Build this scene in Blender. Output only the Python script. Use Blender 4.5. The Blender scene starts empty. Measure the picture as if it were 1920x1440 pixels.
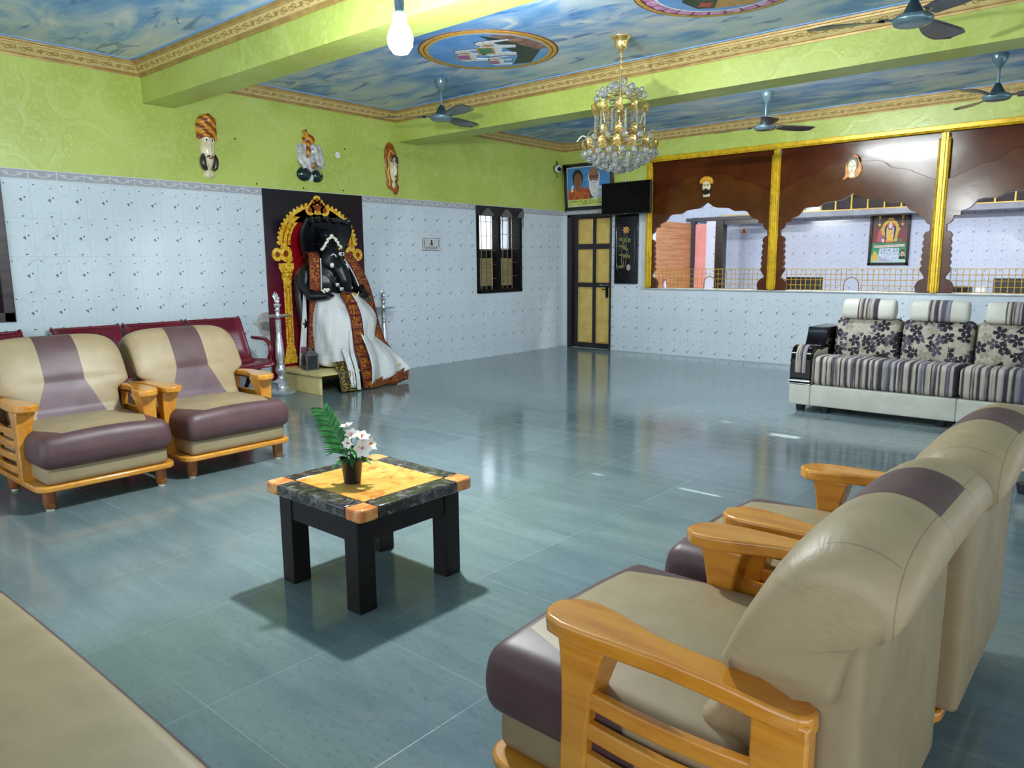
import bpy, bmesh, math, random
from mathutils import Vector, Matrix
D = bpy.data
COL = bpy.context.scene.collection
PI = math.pi
random.seed(7)
sin, cos = math.sin, math.cos

# ------------------------------------------------------------------ mesh building
class B:
    """collects faces of one mesh"""
    def __init__(s):
        s.v = []; s.f = []; s.mi = []; s.M = None; s.cur = 0
    def add(s, vs, fs):
        o = len(s.v)
        for p in vs:
            p = Vector(p)
            s.v.append(s.M @ p if s.M else p)
        for f in fs:
            s.f.append([o + i for i in f]); s.mi.append(s.cur)
        return s
    def box(s, lo, hi):
        (a, b, c), (d, e, f) = lo, hi
        return s.add([(a,b,c),(d,b,c),(d,e,c),(a,e,c),(a,b,f),(d,b,f),(d,e,f),(a,e,f)],
                     [(0,3,2,1),(4,5,6,7),(0,1,5,4),(1,2,6,5),(2,3,7,6),(3,0,4,7)])
    def cbox(s, c, d):
        return s.box((c[0]-d[0]/2, c[1]-d[1]/2, c[2]-d[2]/2), (c[0]+d[0]/2, c[1]+d[1]/2, c[2]+d[2]/2))
    def hexa(s, bot, top):
        n = len(bot)
        return s.add(list(bot)+list(top), [tuple(range(n))[::-1], tuple(range(n, 2*n))] +
                     [(i, (i+1) % n, n+(i+1) % n, n+i) for i in range(n)])
    def prism(s, poly, z0, z1, ax=2):
        """polygon in the two axes other than ax, extruded along ax"""
        def P(a, b, h):
            return (a, b, h) if ax == 2 else ((h, a, b) if ax == 0 else (a, h, b))
        return s.hexa([P(a, b, z0) for a, b in poly], [P(a, b, z1) for a, b in poly])
    def loft(s, rings, cap=True, closed=True):
        n = len(rings[0]); vs = [p for r in rings for p in r]; fs = []
        m = n if closed else n-1
        for i in range(len(rings)-1):
            for j in range(m):
                k = (j+1) % n
                fs.append((i*n+j, i*n+k, (i+1)*n+k, (i+1)*n+j))
        if cap and closed:
            fs.append(tuple(range(n))[::-1]); fs.append(tuple(range((len(rings)-1)*n, len(rings)*n)))
        return s.add(vs, fs)
    def grid(s, fn, nu, nv):
        vs = [fn(i/nu, j/nv) for i in range(nu+1) for j in range(nv+1)]
        fs = [(i*(nv+1)+j, (i+1)*(nv+1)+j, (i+1)*(nv+1)+j+1, i*(nv+1)+j+1) for i in range(nu) for j in range(nv)]
        return s.add(vs, fs)
    def lathe(s, prof, c=(0,0,0), n=20, ax=2):
        rings = []
        for r, h in prof:
            ring = []
            for k in range(n):
                t = 2*PI*k/n; a, b = r*cos(t), r*sin(t)
                p = (a, b, h) if ax == 2 else ((h, a, b) if ax == 0 else (b, h, a))
                ring.append((p[0]+c[0], p[1]+c[1], p[2]+c[2]))
            rings.append(ring)
        return s.loft(rings)
    def tube(s, pts, r, n=8, flat=1.0):
        pts = [Vector(p) for p in pts]; rings = []
        rr = r if isinstance(r, (list, tuple)) else [r]*len(pts)
        up = Vector((0, 0, 1)); prev = None
        for i, p in enumerate(pts):
            d = (pts[min(i+1, len(pts)-1)] - pts[max(i-1, 0)]).normalized()
            if prev is None:
                a = d.cross(up)
                if a.length < 1e-3: a = d.cross(Vector((0, 1, 0)))
            else:
                a = prev - d*prev.dot(d)
            a.normalize(); prev = a; b = d.cross(a)
            rings.append([p + a*cos(2*PI*k/n)*rr[i] + b*sin(2*PI*k/n)*rr[i]*flat for k in range(n)])
        return s.loft(rings)
    def ball(s, c, r, nu=10, nv=14, e=1.0):
        if not isinstance(r, (list, tuple)): r = (r, r, r)
        rings = []
        for i in range(1, nu):
            t = PI*i/nu; st, ct = sin(t), cos(t)
            st = abs(st)**e; ct = math.copysign(abs(ct)**e, ct)
            ring = []
            for k in range(nv):
                q = 2*PI*k/nv
                a = math.copysign(abs(cos(q))**e, cos(q)); b = math.copysign(abs(sin(q))**e, sin(q))
                ring.append((c[0]+r[0]*st*a, c[1]+r[1]*st*b, c[2]-r[2]*ct))
            rings.append(ring)
        n = nv; vs = [(c[0], c[1], c[2]-r[2])] + [p for R_ in rings for p in R_] + [(c[0], c[1], c[2]+r[2])]
        fs = [(0, 1+(k+1) % n, 1+k) for k in range(n)]
        for i in range(len(rings)-1):
            for k in range(n):
                fs.append((1+i*n+k, 1+i*n+(k+1) % n, 1+(i+1)*n+(k+1) % n, 1+(i+1)*n+k))
        o = 1+(len(rings)-1)*n
        fs += [(o+k, o+(k+1) % n, len(vs)-1) for k in range(n)]
        return s.add(vs, fs)
    def rbox(s, lo, hi, r, n=6, seg=4):
        """box with rounded edges, evenly subdivided so that it can be deformed"""
        c = [(lo[i]+hi[i])/2 for i in range(3)]; h = [(hi[i]-lo[i])/2 for i in range(3)]
        def ticks(hh):
            rr = min(r, hh*0.999)
            a = [-hh + rr*(1-cos(PI/2*k/seg)) for k in range(seg)]
            m = [-hh+rr + (2*hh-2*rr)*k/n for k in range(n+1)]
            return a + m + [-x for x in a[::-1]]
        T = [ticks(x) for x in h]
        def rnd(p):
            q = [max(-(h[i]-min(r, h[i]*0.999)), min(h[i]-min(r, h[i]*0.999), p[i])) for i in range(3)]
            d = Vector([p[i]-q[i] for i in range(3)])
            if d.length > 1e-9: d = d.normalized()*r
            return tuple(c[i]+q[i]+max(-r, min(r, d[i])) for i in range(3))
        for ax in range(3):
            u, w = [(1, 2), (2, 0), (0, 1)][ax]
            for sg in (-1, 1):
                vs = []
                for a in T[u]:
                    for b in T[w]:
                        p = [0, 0, 0]; p[ax] = sg*h[ax]; p[u] = a; p[w] = b
                        vs.append(rnd(p))
                nb = len(T[w]); fs = []
                for i in range(len(T[u])-1):
                    for j in range(nb-1):
                        f = (i*nb+j, (i+1)*nb+j, (i+1)*nb+j+1, i*nb+j+1)
                        fs.append(f if sg > 0 else f[::-1])
                s.add(vs, fs)
        return s
    def warp(s, fn):
        s.v = [Vector(fn(p)) for p in s.v]; return s

def mesh_of(name, b, mats, smooth=True, weld=False, ang=40):
    me = D.meshes.new(name)
    me.from_pydata([tuple(p) for p in b.v], [], b.f)
    for m in (mats if isinstance(mats, (list, tuple)) else [mats]): me.materials.append(m)
    if any(b.mi): me.polygons.foreach_set('material_index', b.mi)
    bm = bmesh.new(); bm.from_mesh(me)
    if weld: bmesh.ops.remove_doubles(bm, verts=bm.verts, dist=1e-5)
    bmesh.ops.recalc_face_normals(bm, faces=bm.faces)
    bm.to_mesh(me); bm.free()
    if smooth:
        me.shade_smooth()
        me.set_sharp_from_angle(angle=math.radians(ang))
    me.update()
    return me

def obj(name, b, mats, parent=None, smooth=True, bev=0, sub=0, weld=False, ang=40, loc=None, seg=2):
    o = D.objects.new(name, mesh_of(name, b, mats, smooth, weld or bev > 0 or sub > 0, ang))
    COL.objects.link(o)
    if parent is not None: o.parent = parent
    if loc is not None: o.location = loc
    if bev:
        m = o.modifiers.new('bevel', 'BEVEL'); m.width = bev; m.segments = seg; m.limit_method = 'ANGLE'
        m.angle_limit = math.radians(35); m.harden_normals = False
    if sub:
        m = o.modifiers.new('sub', 'SUBSURF'); m.levels = sub; m.render_levels = sub
    return o

def tag(o, label, cat, group=None, kind=None):
    if label: o['label'] = label
    if cat: o['category'] = cat
    if group: o['group'] = group
    if kind: o['kind'] = kind
    return o

def thing(name, label, cat, loc=(0,0,0), rz=0, group=None):
    o = D.objects.new(name, None); COL.objects.link(o)
    o.empty_display_size = 0.1; o.location = loc; o.rotation_euler = (0, 0, rz)
    return tag(o, label, cat, group)

def dup(root, loc, rz, label):
    def cp(o, par):
        c = o.copy(); COL.objects.link(c)
        if par is not None: c.parent = par
        for ch in list(o.children): cp(ch, c)
        return c
    r = cp(root, None); r.location = loc; r.rotation_euler = (0, 0, rz); r['label'] = label
    return r

def struct(name, b, mats, label=None, cat=None, **k):
    o = obj(name, b, mats, **k)
    o['kind'] = 'structure'
    if label: o['label'] = label; o['category'] = cat
    return o

def text(name, s, size, M, mat, parent=None, ext=0.001, width=None):
    cu = D.curves.new(name, 'FONT'); cu.body = s; cu.size = size; cu.extrude = ext
    cu.align_x = 'CENTER'; cu.align_y = 'CENTER'
    t = D.objects.new(name, cu); COL.objects.link(t)
    dg = bpy.context.evaluated_depsgraph_get()
    me = D.meshes.new_from_object(t.evaluated_get(dg))
    D.objects.remove(t); D.curves.remove(cu)
    if width:
        xs = [v.co.x for v in me.vertices]; w = max(xs)-min(xs)
        if w > 0:
            for v in me.vertices: v.co.x *= width/w
    me.transform(M); me.materials.clear(); me.materials.append(mat)
    o = D.objects.new(name, me); COL.objects.link(o)
    if parent is not None: o.parent = parent
    return o

# ------------------------------------------------------------------ materials
def lin(c):
    out = []
    for x in c:
        x = x/255.0
        out.append(x/12.92 if x <= 0.04045 else ((x+0.055)/1.055)**2.4)
    return (out[0], out[1], out[2], 1.0)

class S:
    def __init__(s, m, k): s.m = m; s.k = k
    def _o(s, op, b, c=None, rev=False):
        return s.m.math(op, b, s) if rev else s.m.math(op, s, b, c)
    def __add__(s, b): return s._o('ADD', b)
    __radd__ = __add__
    def __sub__(s, b): return s._o('SUBTRACT', b)
    def __rsub__(s, b): return s._o('SUBTRACT', b, rev=True)
    def __mul__(s, b): return s._o('MULTIPLY', b)
    __rmul__ = __mul__
    def __truediv__(s, b): return s._o('DIVIDE', b)
    def __lt__(s, b): return s._o('LESS_THAN', b)
    def __gt__(s, b): return s._o('GREATER_THAN', b)
    def fract(s): return s._o('FRACT', None)
    def floor(s): return s._o('FLOOR', None)
    def abs(s): return s._o('ABSOLUTE', None)
    def sqrt(s): return s._o('SQRT', None)
    def sin(s): return s._o('SINE', None)
    def cos(s): return s._o('COSINE', None)
    def min(s, b): return s._o('MINIMUM', b)
    def max(s, b): return s._o('MAXIMUM', b)
    def pow(s, b): return s._o('POWER', b)
    def mod(s, b): return s._o('FLOORED_MODULO', b)
    def atan2(s, b): return s._o('ARCTAN2', b)
    def step(s, a, b):
        n = s.m.nt.nodes.new('ShaderNodeMapRange'); n.interpolation_type = 'SMOOTHSTEP'
        n.inputs['From Min'].default_value = a; n.inputs['From Max'].default_value = b
        s.m.nt.links.new(s.k, n.inputs['Value'])
        return S(s.m, n.outputs['Result'])

class Mat:
    def __init__(s, name):
        s.mat = D.materials.new(name); s.mat.use_nodes = True
        s.nt = s.mat.node_tree; s.nt.nodes.clear()
        s.out = s.nt.nodes.new('ShaderNodeOutputMaterial')
        s.b = s.nt.nodes.new('ShaderNodeBsdfPrincipled')
        s.nt.links.new(s.b.outputs[0], s.out.inputs[0])
        s._c = {}
    def setin(s, inp, v):
        if isinstance(v, S): s.nt.links.new(v.k, inp)
        elif isinstance(v, bpy.types.NodeSocket): s.nt.links.new(v, inp)
        else: inp.default_value = v
    def math(s, op, a, b=None, c=None):
        n = s.nt.nodes.new('ShaderNodeMath'); n.operation = op
        for i, x in enumerate((a, b, c)):
            if x is not None: s.setin(n.inputs[i], x)
        return S(s, n.outputs[0])
    def coord(s, kind='obj'):
        if kind in s._c: return s._c[kind]
        if kind == 'pos':
            n = s.nt.nodes.new('ShaderNodeNewGeometry'); v = n.outputs['Position']
        else:
            n = s.nt.nodes.new('ShaderNodeTexCoord'); v = n.outputs['Object']
        sp = s.nt.nodes.new('ShaderNodeSeparateXYZ'); s.nt.links.new(v, sp.inputs[0])
        s._c[kind] = (v, S(s, sp.outputs[0]), S(s, sp.outputs[1]), S(s, sp.outputs[2]))
        return s._c[kind]
    def xyz(s, kind='obj'): return s.coord(kind)[1:]
    def vec(s, x, y, z=0.0):
        n = s.nt.nodes.new('ShaderNodeCombineXYZ')
        for i, q in enumerate((x, y, z)): s.setin(n.inputs[i], q)
        return n.outputs[0]
    def _map(s, scale, kind):
        v = s.coord(kind)[0] if isinstance(kind, str) else kind
        if isinstance(scale, (int, float)): return v, scale
        n = s.nt.nodes.new('ShaderNodeMapping'); n.inputs['Scale'].default_value = scale
        s.nt.links.new(v, n.inputs[0]); return n.outputs[0], 1.0
    def noise(s, scale, detail=3, rough=0.55, dist=0.0, kind='obj'):
        v, sc = s._map(scale, kind)
        n = s.nt.nodes.new('ShaderNodeTexNoise'); n.inputs['Scale'].default_value = sc
        n.inputs['Detail'].default_value = detail; n.inputs['Roughness'].default_value = rough
        n.inputs['Distortion'].default_value = dist
        s.nt.links.new(v, n.inputs['Vector']); return S(s, n.outputs[0])
    def voro(s, scale, kind='obj', feature='F1', rnd=1.0):
        v, sc = s._map(scale, kind)
        n = s.nt.nodes.new('ShaderNodeTexVoronoi'); n.inputs['Scale'].default_value = sc; n.feature = feature
        n.inputs['Randomness'].default_value = rnd
        s.nt.links.new(v, n.inputs['Vector']); return n
    def mix(s, f, a, b):
        n = s.nt.nodes.new('ShaderNodeMix'); n.data_type = 'RGBA'
        s.setin(n.inputs[0], f)
        for i, q in ((6, a), (7, b)):
            s.setin(n.inputs[i], lin(q) if isinstance(q, tuple) and len(q) == 3 else q)
        return n.outputs[2]
    def ramp(s, f, stops):
        n = s.nt.nodes.new('ShaderNodeValToRGB'); s.setin(n.inputs[0], f)
        el = n.color_ramp.elements
        while len(el) < len(stops): el.new(0.5)
        for e, (p, c) in zip(el, stops): e.position = p; e.color = lin(c)
        return n.outputs[0]
    def bump(s, h, strength=0.3, dist=0.01):
        n = s.nt.nodes.new('ShaderNodeBump'); n.inputs['Strength'].default_value = strength
        n.inputs['Distance'].default_value = dist; s.setin(n.inputs['Height'], h)
        s.nt.links.new(n.outputs[0], s.b.inputs['Normal'])
    def fin(s, col=None, rough=0.5, metal=0.0, spec=0.5, coat=0.0, **k):
        i = s.b.inputs
        if col is not None: s.setin(i['Base Color'], lin(col) if isinstance(col, tuple) and len(col) == 3 else col)
        s.setin(i['Roughness'], rough); s.setin(i['Metallic'], metal)
        i['Specular IOR Level'].default_value = spec; i['Coat Weight'].default_value = coat
        i['Coat Roughness'].default_value = 0.08
        for kk, v in k.items(): s.setin(i[kk], v)
        return s.mat

def simple(name, c1, c2=None, scale=20.0, rough=0.5, metal=0.0, bump=0.0, coat=0.0, spec=0.5, **k):
    """noise-mottled surface"""
    m = Mat(name)
    c2 = c2 or tuple(max(0, int(x*0.86)) for x in c1)
    n = m.noise(scale, 4)
    if bump: m.bump(n, bump, 0.004)
    return m.fin(m.mix(n.step(0.35, 0.65), c1, c2), rough, metal, spec, coat, **k)
# ------------------------------------------------------------------ room materials
def tile_mat(name, ax, pu, u0, pv, v0, base, border=None, line=(186,198,205)):
    m = Mat(name); X, Y, Z = m.xyz('pos'); u = X if ax == 0 else Y
    du = ((u-u0)/pu).fract()*pu; dv = ((Z-v0)/pv).fract()*pv
    grout = (du.min(pu-du) < 0.0016).max(dv.min(pv-dv) < 0.0016)
    mot = None
    for a, b, rx, ry, sk in ((.14,.88,.0075,.0045,0), (.72,.80,.0085,.0035,.5), (.65,.50,.011,.006,.5), (.68,.47,.006,.010,0), (.80,.55,.0065,.0075,.3), (.68,.055,.011,.0050,.2)):
        e = (du-a*pu); f = (dv-b*pv)
        q = ((e*(1/rx))*(e*(1/rx)) + ((f-e*sk)*(1/ry))*((f-e*sk)*(1/ry))) < 1.0
        mot = q if mot is None else mot.max(q)
    vein = m.noise((5,5,3), 4, dist=2.0, kind='pos')
    tint = m.noise(1.2, 2, kind='pos')
    col = m.mix(tint.step(.3,.7), base, tuple(int(x*0.965) for x in base))
    col = m.mix((vein-0.5).abs() < 0.012, col, tuple(int(x*0.95) for x in base))
    col = m.mix(mot, col, (96,104,112))
    col = m.mix(grout, col, line)
    h = vein*0.3 - grout*1.0
    if border:
        z0, z1 = border
        bu = ((u-u0)/pu).fract()*pu; bz = Z-(z0+z1)/2
        msk = None
        for cx in (.055, .15):
            e = bu-cx; r = (e*e+bz*bz).sqrt(); th = bz.atan2(e)
            spiral = ((r - th*0.0022 - 0.011).abs() < 0.0032).max(r < 0.004)
            msk = spiral if msk is None else msk.max(spiral)
        wave = (bz - ((bu*(2*PI/pu)).cos()*0.016)).abs() < 0.0028
        msk = msk.max(wave).max(bz.abs() > (z1-z0)/2-0.006)
        inb = Z > z0
        bc = m.mix(msk, (163,166,172), (205,208,212))
        bc = m.mix((du.min(pu-du) < 0.002), bc, (225,228,230))
        col = m.mix(inb, col, bc)
    m.bump(h, 0.12, 0.003)
    return m.fin(col, 0.09 + vein*0.06, spec=0.5)

def green_mat():
    m = Mat('green_embossed_paint')
    n = m.noise(1.3, 4, kind='pos'); f = m.noise(26, 4, kind='pos')
    X, Y, Z = m.xyz('pos')
    # embossed scrolls
    w = m.noise(2.2, 2, kind='pos')
    v1 = m.voro(3.6, 'pos'); d = S(m, v1.outputs['Distance'])
    ring = ((d*9.0 + w*2.2).sin()).step(0.62, 0.95)
    v2 = m.voro(8.5, 'pos'); d2 = S(m, v2.outputs['Distance'])
    ring2 = ((d2*8.0).sin()).step(0.7, 0.97)
    rel = ring.max(ring2*0.7)
    col = m.mix(n.step(.35,.68), (182,196,98), (166,180,82))
    col = m.mix(f.step(.45,.75)*0.55, col, (192,206,122))
    col = m.mix(rel*0.2, col, (200,214,136))
    m.bump(rel*0.7 + f*0.6, 0.28, 0.005)
    return m.fin(col, 0.36, spec=0.5)

def floor_mat():
    m = Mat('polished_green_stone_tiles')
    X, Y, Z = m.xyz('pos')
    ux = (X-5.015)/0.6; uy = (Y+8.45)/0.6
    du = ux.fract()*0.6; dv = uy.fract()*0.6
    g = (du.min(0.6-du) < 0.0014).max(dv.min(0.6-dv) < 0.0014)
    cid = m.vec(ux.floor(), uy.floor(), 0.0)
    wn = m.nt.nodes.new('ShaderNodeTexWhiteNoise'); m.nt.links.new(cid, wn.inputs['Vector'])
    rnd = S(m, wn.outputs['Value'])
    st = m.noise((1.6, 9, 1), 6, 0.66, 0.5, kind='pos')
    cl = m.noise(1.7, 4, kind='pos'); fine = m.noise((30, 85, 1), 4, kind='pos')
    base = m.mix((st*0.55+cl*0.35+rnd*0.1).step(.34,.66), (92,108,111), (111,127,129))
    base = m.mix(fine.step(.52,.72)*0.42, base, (74,90,93))
    smear = m.noise((.8, 1.6, 1), 3, 0.5, 1.0, kind='pos')
    base = m.mix(g*0.10, base, (132,146,148))
    return m.fin(base, 0.08 + smear*0.09 + g*0.2, spec=0.55)

def sky_ceiling_mat():
    m = Mat('painted_cloud_ceiling')
    X, Y, Z = m.xyz('pos')
    a = m.noise((0.75, 1.5, 1), 5, 0.55, 0.8, kind='pos')
    wv = m.noise((1.4, 3.2, 1), 4, 0.52, 1.4, kind='pos')
    c = m.noise((1.5, 4.2, 1), 4, 0.56, 1.2, kind='pos')
    col = m.ramp(a*0.6 + wv*0.42, [(0.36, (76,132,192)), (0.46, (124,168,210)), (0.54, (182,200,212)), (0.64, (208,213,210))])
    col = m.mix(c.step(.57,.68)*0.75, col, (54,104,168))
    col = m.mix(wv.step(.60,.70)*0.65, col, (222,226,224))
    return m.fin(col, 0.5, spec=0.3)

def cornice_mat(ax):
    m = Mat('gilt_cornice_along_' + 'xy'[ax]); P = m.xyz('pos'); u = P[ax]; Z = P[2]
    a = (u*(1/0.3)).fract()*0.3-0.15; b = (Z-2.993)*1.5
    msk = None
    for cx, sg in ((-.075, 1), (.075, -1), (-.112, -1), (.112, 1)):
        e = a-cx; r = (e*e+b*b).sqrt(); th = b.atan2(e)
        q = ((r-th*0.003*sg-0.017).abs() < 0.0042).max(r < 0.006)
        msk = q if msk is None else msk.max(q)
    r = (a*a+b*b).sqrt(); th = b.atan2(a)
    msk = msk.max((r < (th*5.0).cos()*0.007+0.02)*(r > 0.006))
    msk = msk.max((b-((a*40.0).sin()*0.013)).abs() < 0.0035)
    band = (Z > 2.966)*(Z < 3.019)
    bead = ((u*400.0).sin() > 0.2)*(Z > 3.019)*(Z < 3.034)
    n = m.noise(9, 3, kind='pos')
    col = m.mix(n.step(.35,.65), (180,150,92), (160,128,74))
    col = m.mix(band, col, (212,188,126))
    col = m.mix(msk*band*0.8, col, (138,100,48))
    col = m.mix(bead*0.5, col, (214,190,130))
    m.bump(msk*band*-1.0 + bead, 0.5, 0.006)
    return m.fin(col, 0.42, metal=0.25)

GREEN = green_mat()
TILE_L = tile_mat('white_marble_wall_tile', 1, 0.21, -7.006, 0.307, 0.147, (208,219,226), (1.992, 2.072))
TILE_B = tile_mat('white_marble_wall_tile_back', 0, 0.206, 1.80, 0.292, 0.206, (210,219,225), (1.992, 2.072))
TILE_C = tile_mat('white_tile_counter_room', 0, 0.206, 1.86, 0.307, 0.05, (208,216,236))
BLACKWOOD = simple('black_painted_wood', (26,22,24), (16,14,16), 12, 0.32, bump=0.05)
PLASTER = simple('pale_plaster', (205,205,200), (190,190,186), 3, 0.7)
MATTEBLACK = simple('matt_black_window_wood', (24,20,22), (16,14,16), 12, 0.75, bump=0.05, spec=.15)
DARKWOOD = simple('dark_stained_window_wood', (58,44,46), (34,26,30), (3,3,24), 0.45, bump=0.1)

def wall(name, ax, t0, t1, u, v, holes, mats, zsplit=None, label=None):
    """wall slab: ax is the thickness axis, u=(u0,u1) horizontal, v=(z0,z1); holes (u0,u1,z0,z1)"""
    us = sorted(set([u[0], u[1]] + [h[i] for h in holes for i in (0, 1)]))
    vs = sorted(set([v[0], v[1]] + [h[i] for h in holes for i in (2, 3)] + ([zsplit] if zsplit else [])))
    b = B()
    for i in range(len(us)-1):
        for j in range(len(vs)-1):
            cu, cv = (us[i]+us[i+1])/2, (vs[j]+vs[j+1])/2
            if any(h[0] < cu < h[1] and h[2] < cv < h[3] for h in holes): continue
            b.cur = 1 if zsplit and cv > zsplit else 0
            lo, hi = (t0, us[i], vs[j]), (t1, us[i+1], vs[j+1])
            if ax == 1: lo, hi = (us[i], t0, vs[j]), (us[i+1], t1, vs[j+1])
            b.box(lo, hi)
    return struct(name, b, mats, smooth=False)

RX, FY, H = 9.5, -12.0, 3.055            # room: x 0..RX, y FY..0
b = B().box((-0.2, FY-0.2, -0.12), (RX+0.2, 0.0, 0.0)); struct('floor', b, floor_mat(), smooth=False)
b = B().box((-0.2, FY-0.2, H), (RX+0.2, 0.2, H+0.12)); struct('ceiling', b, sky_ceiling_mat(), smooth=False)
WIN = (-1.95, -1.02, 0.89, 2.05); WFAR = (-8.45, -7.42, 0.855, 2.05)
wall('wall_left', 0, -0.22, 0.0, (FY-0.2, 0.2), (0.0, H), [WIN, WFAR], [TILE_L, GREEN], 2.072)
DOOR = (0.10, 0.885, 0.0, 2.005); ARCH = (1.50, 7.02, 0.93, 2.69)
wall('wall_back', 1, 0.0, 0.2, (0.0, RX+0.2), (0.0, H), [DOOR, ARCH], [TILE_B, GREEN], 2.072)
# unseen right and front walls with openings and slits added to let daylight in
SUN = Vector((-1.0, 0.0, -0.58))
slits = []  # slits aimed so the sun throws the small floor patches
for (px, py, wy, hz) in ((5.00, -3.93, 0.045, 0.07), (4.43, -3.73, 0.02, 0.04), (5.55, -3.86, 0.014, 0.07), (4.50, -5.67, 0.012, 0.03), (5.15, -5.61, 0.012, 0.08)):
    zz = 0.58*(RX-px); slits.append((py-wy, py+wy, zz-hz, zz+hz))
wall('wall_right', 0, RX, RX+0.03, (FY-0.2, 0.2), (0.0, H), slits+[(-3.62, -3.12, 0.55, 1.55), (-8.6, -6.95, .55, 2.1), (-6.75, -5.1, .55, 2.1), (-11.6, -9.0, .0, 2.1), (-2.6, -1.7, .55, 2.1), (-1.4, -.5, .55, 2.1)], [PLASTER, PLASTER])
struct('trim_31', B().box((RX+.03, FY, 2.17), (RX+2.7, 0.2, 2.24)), PLASTER, smooth=False)  # roof slab added out of view to keep direct sun off the openings
wall('wall_front', 1, FY-0.2, FY, (-0.2, RX+0.2), (0.0, H), [(0.6, 4.4, 0.0, 2.5), (4.8, 9.0, 0.0, 2.5)], [PLASTER, PLASTER])

# beams
for i, (y0, y1) in enumerate(((-9.2, -8.9), (-6.25, -5.96), (-3.30, -3.0))):
    b = B().box((0.0, y0, 2.72), (RX, y1, H)); struct('trim_%d' % (1+i), b, GREEN, smooth=False)
# cornices
PROF = [(0,2.940),(0.012,2.938),(0.016,2.952),(0.026,2.956),(0.03,2.966),(0.068,3.019),(0.076,3.021),(0.08,3.034),(0.092,3.036),(0.098,H-.001),(0,H-.001)]
CX, CY = cornice_mat(0), cornice_mat(1)
LB = simple('pale_blue_ceiling_edge', (140,180,232), (130,170,226), 4, 0.5)
n = 4
for (y0, y1) in ((-8.9, -6.25), (-5.96, -3.30), (-3.0, 0.0)):
    b = B().hexa([(d, y0, z) for d, z in PROF], [(d, y1, z) for d, z in PROF]); struct('trim_%d' % n, b, CY, smooth=False); n += 1
    b = B().box((0.098, y0, H-0.006), (0.122, y1, H)); struct('trim_%d' % n, b, LB, smooth=False); n += 1
for yb in (-6.25, -3.30, 0.0):
    b = B().hexa([(0, yb-d, z) for d, z in PROF], [(RX, yb-d, z) for d, z in PROF]); struct('trim_%d' % n, b, CX, smooth=False); n += 1
    b = B().box((0.098, yb-0.122, H-0.006), (RX, yb-0.098, H)); struct('trim_%d' % n, b, LB, smooth=False); n += 1

# ------------------------------------------------------------------ door
YELLOW = simple('mustard_door_paint', (214,184,104), (198,166,88), 6, 0.4)
BLACKMETAL = simple('black_metal', (22,22,24), (12,12,14), 30, 0.35, 0.6)
STEEL = simple('dull_steel', (176,178,182), (140,142,146), 30, 0.3, 0.9)
def door():
    d = thing('door_1', 'black framed door with six mustard yellow panels', 'door', (0.49, 0, 0)); d['kind'] = 'structure'
    x0, x1 = 0.10-0.49, 0.885-0.49
    b = B().box((x0, -0.03, 0), (x0+0.075, 0.12, 2.005)).box((x1-0.02, -0.03, 0), (x1, 0.12, 2.005)).box((x0, -0.03, 1.97), (x1, 0.12, 2.005))
    obj('door_frame', b, BLACKWOOD, d, bev=0.004)
    b = B(); L, R = x0+0.075, x1-0.02
    px = [(0.272-0.49, 0.535-0.49), (0.602-0.49, 0.860-0.49)]; pz = [(1.57, 1.935), (0.995, 1.49), (0.085, 0.925)]
    xs = sorted([L, R]+[q for p in px for q in p]); zs = sorted([0.004, 1.97]+[q for p in pz for q in p])
    for i in range(len(xs)-1):
        for j in range(len(zs)-1):
            cx, cz = (xs[i]+xs[i+1])/2, (zs[j]+zs[j+1])/2
            if any(p[0] < cx < p[1] for p in px) and any(p[0] < cz < p[1] for p in pz): continue
            b.box((xs[i], 0.02, zs[j]), (xs[i+1], 0.06, zs[j+1]))
    obj('door_leaf', b, BLACKWOOD, d, smooth=False)
    for p in px:
        for q in pz:
            a, c, e, f = p[0], p[1], q[0], q[1]; k = 0.022
            b = B().hexa([(a,0.022,e),(c,0.022,e),(c,0.022,f),(a,0.022,f)][::-1], [(a,0.05,e),(c,0.05,e),(c,0.05,f),(a,0.05,f)][::-1])
            b = B().box((a, 0.035, e), (c, 0.05, f))
            b.hexa([(a+k*.4,0.035,e+k*.4),(c-k*.4,0.035,e+k*.4),(c-k*.4,0.035,f-k*.4),(a+k*.4,0.035,f-k*.4)],
                   [(a+k,0.024,e+k),(c-k,0.024,e+k),(c-k,0.024,f-k),(a+k,0.024,f-k)])
            for (u0, u1, v0, v1) in ((a,c,f-.008,f),(a,c,e,e+.008),(a,a+.008,e,f),(c-.008,c,e,f)): b.box((u0,0.018,v0),(u1,0.04,v1))
            obj('door_panel', b, YELLOW, d, smooth=False)
    b = B().cbox((0.80-0.49, 0.012, 0.86), (0.035, 0.016, 0.15)); b.tube([(0.80-.49,0.0,0.90),(0.80-.49,-0.035,0.90),(0.74-.49,-0.035,0.895)], 0.007)
    b.tube([(0.82-.49,0.0,0.84),(0.82-.49,-0.02,0.82),(0.82-.49,-0.02,0.77)], 0.012)
    obj('door_handle', b, BLACKMETAL, d)
    b = B().tube([(0.66-.49,0.008,0.962),(0.87-.49,0.008,0.960)], 0.007).cbox((0.70-.49,0.012,0.961),(0.02,0.02,0.024)).cbox((0.82-.49,0.012,0.961),(0.02,0.02,0.024))
    obj('sliding_bolt', b, STEEL, d)
    return d
door()

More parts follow.
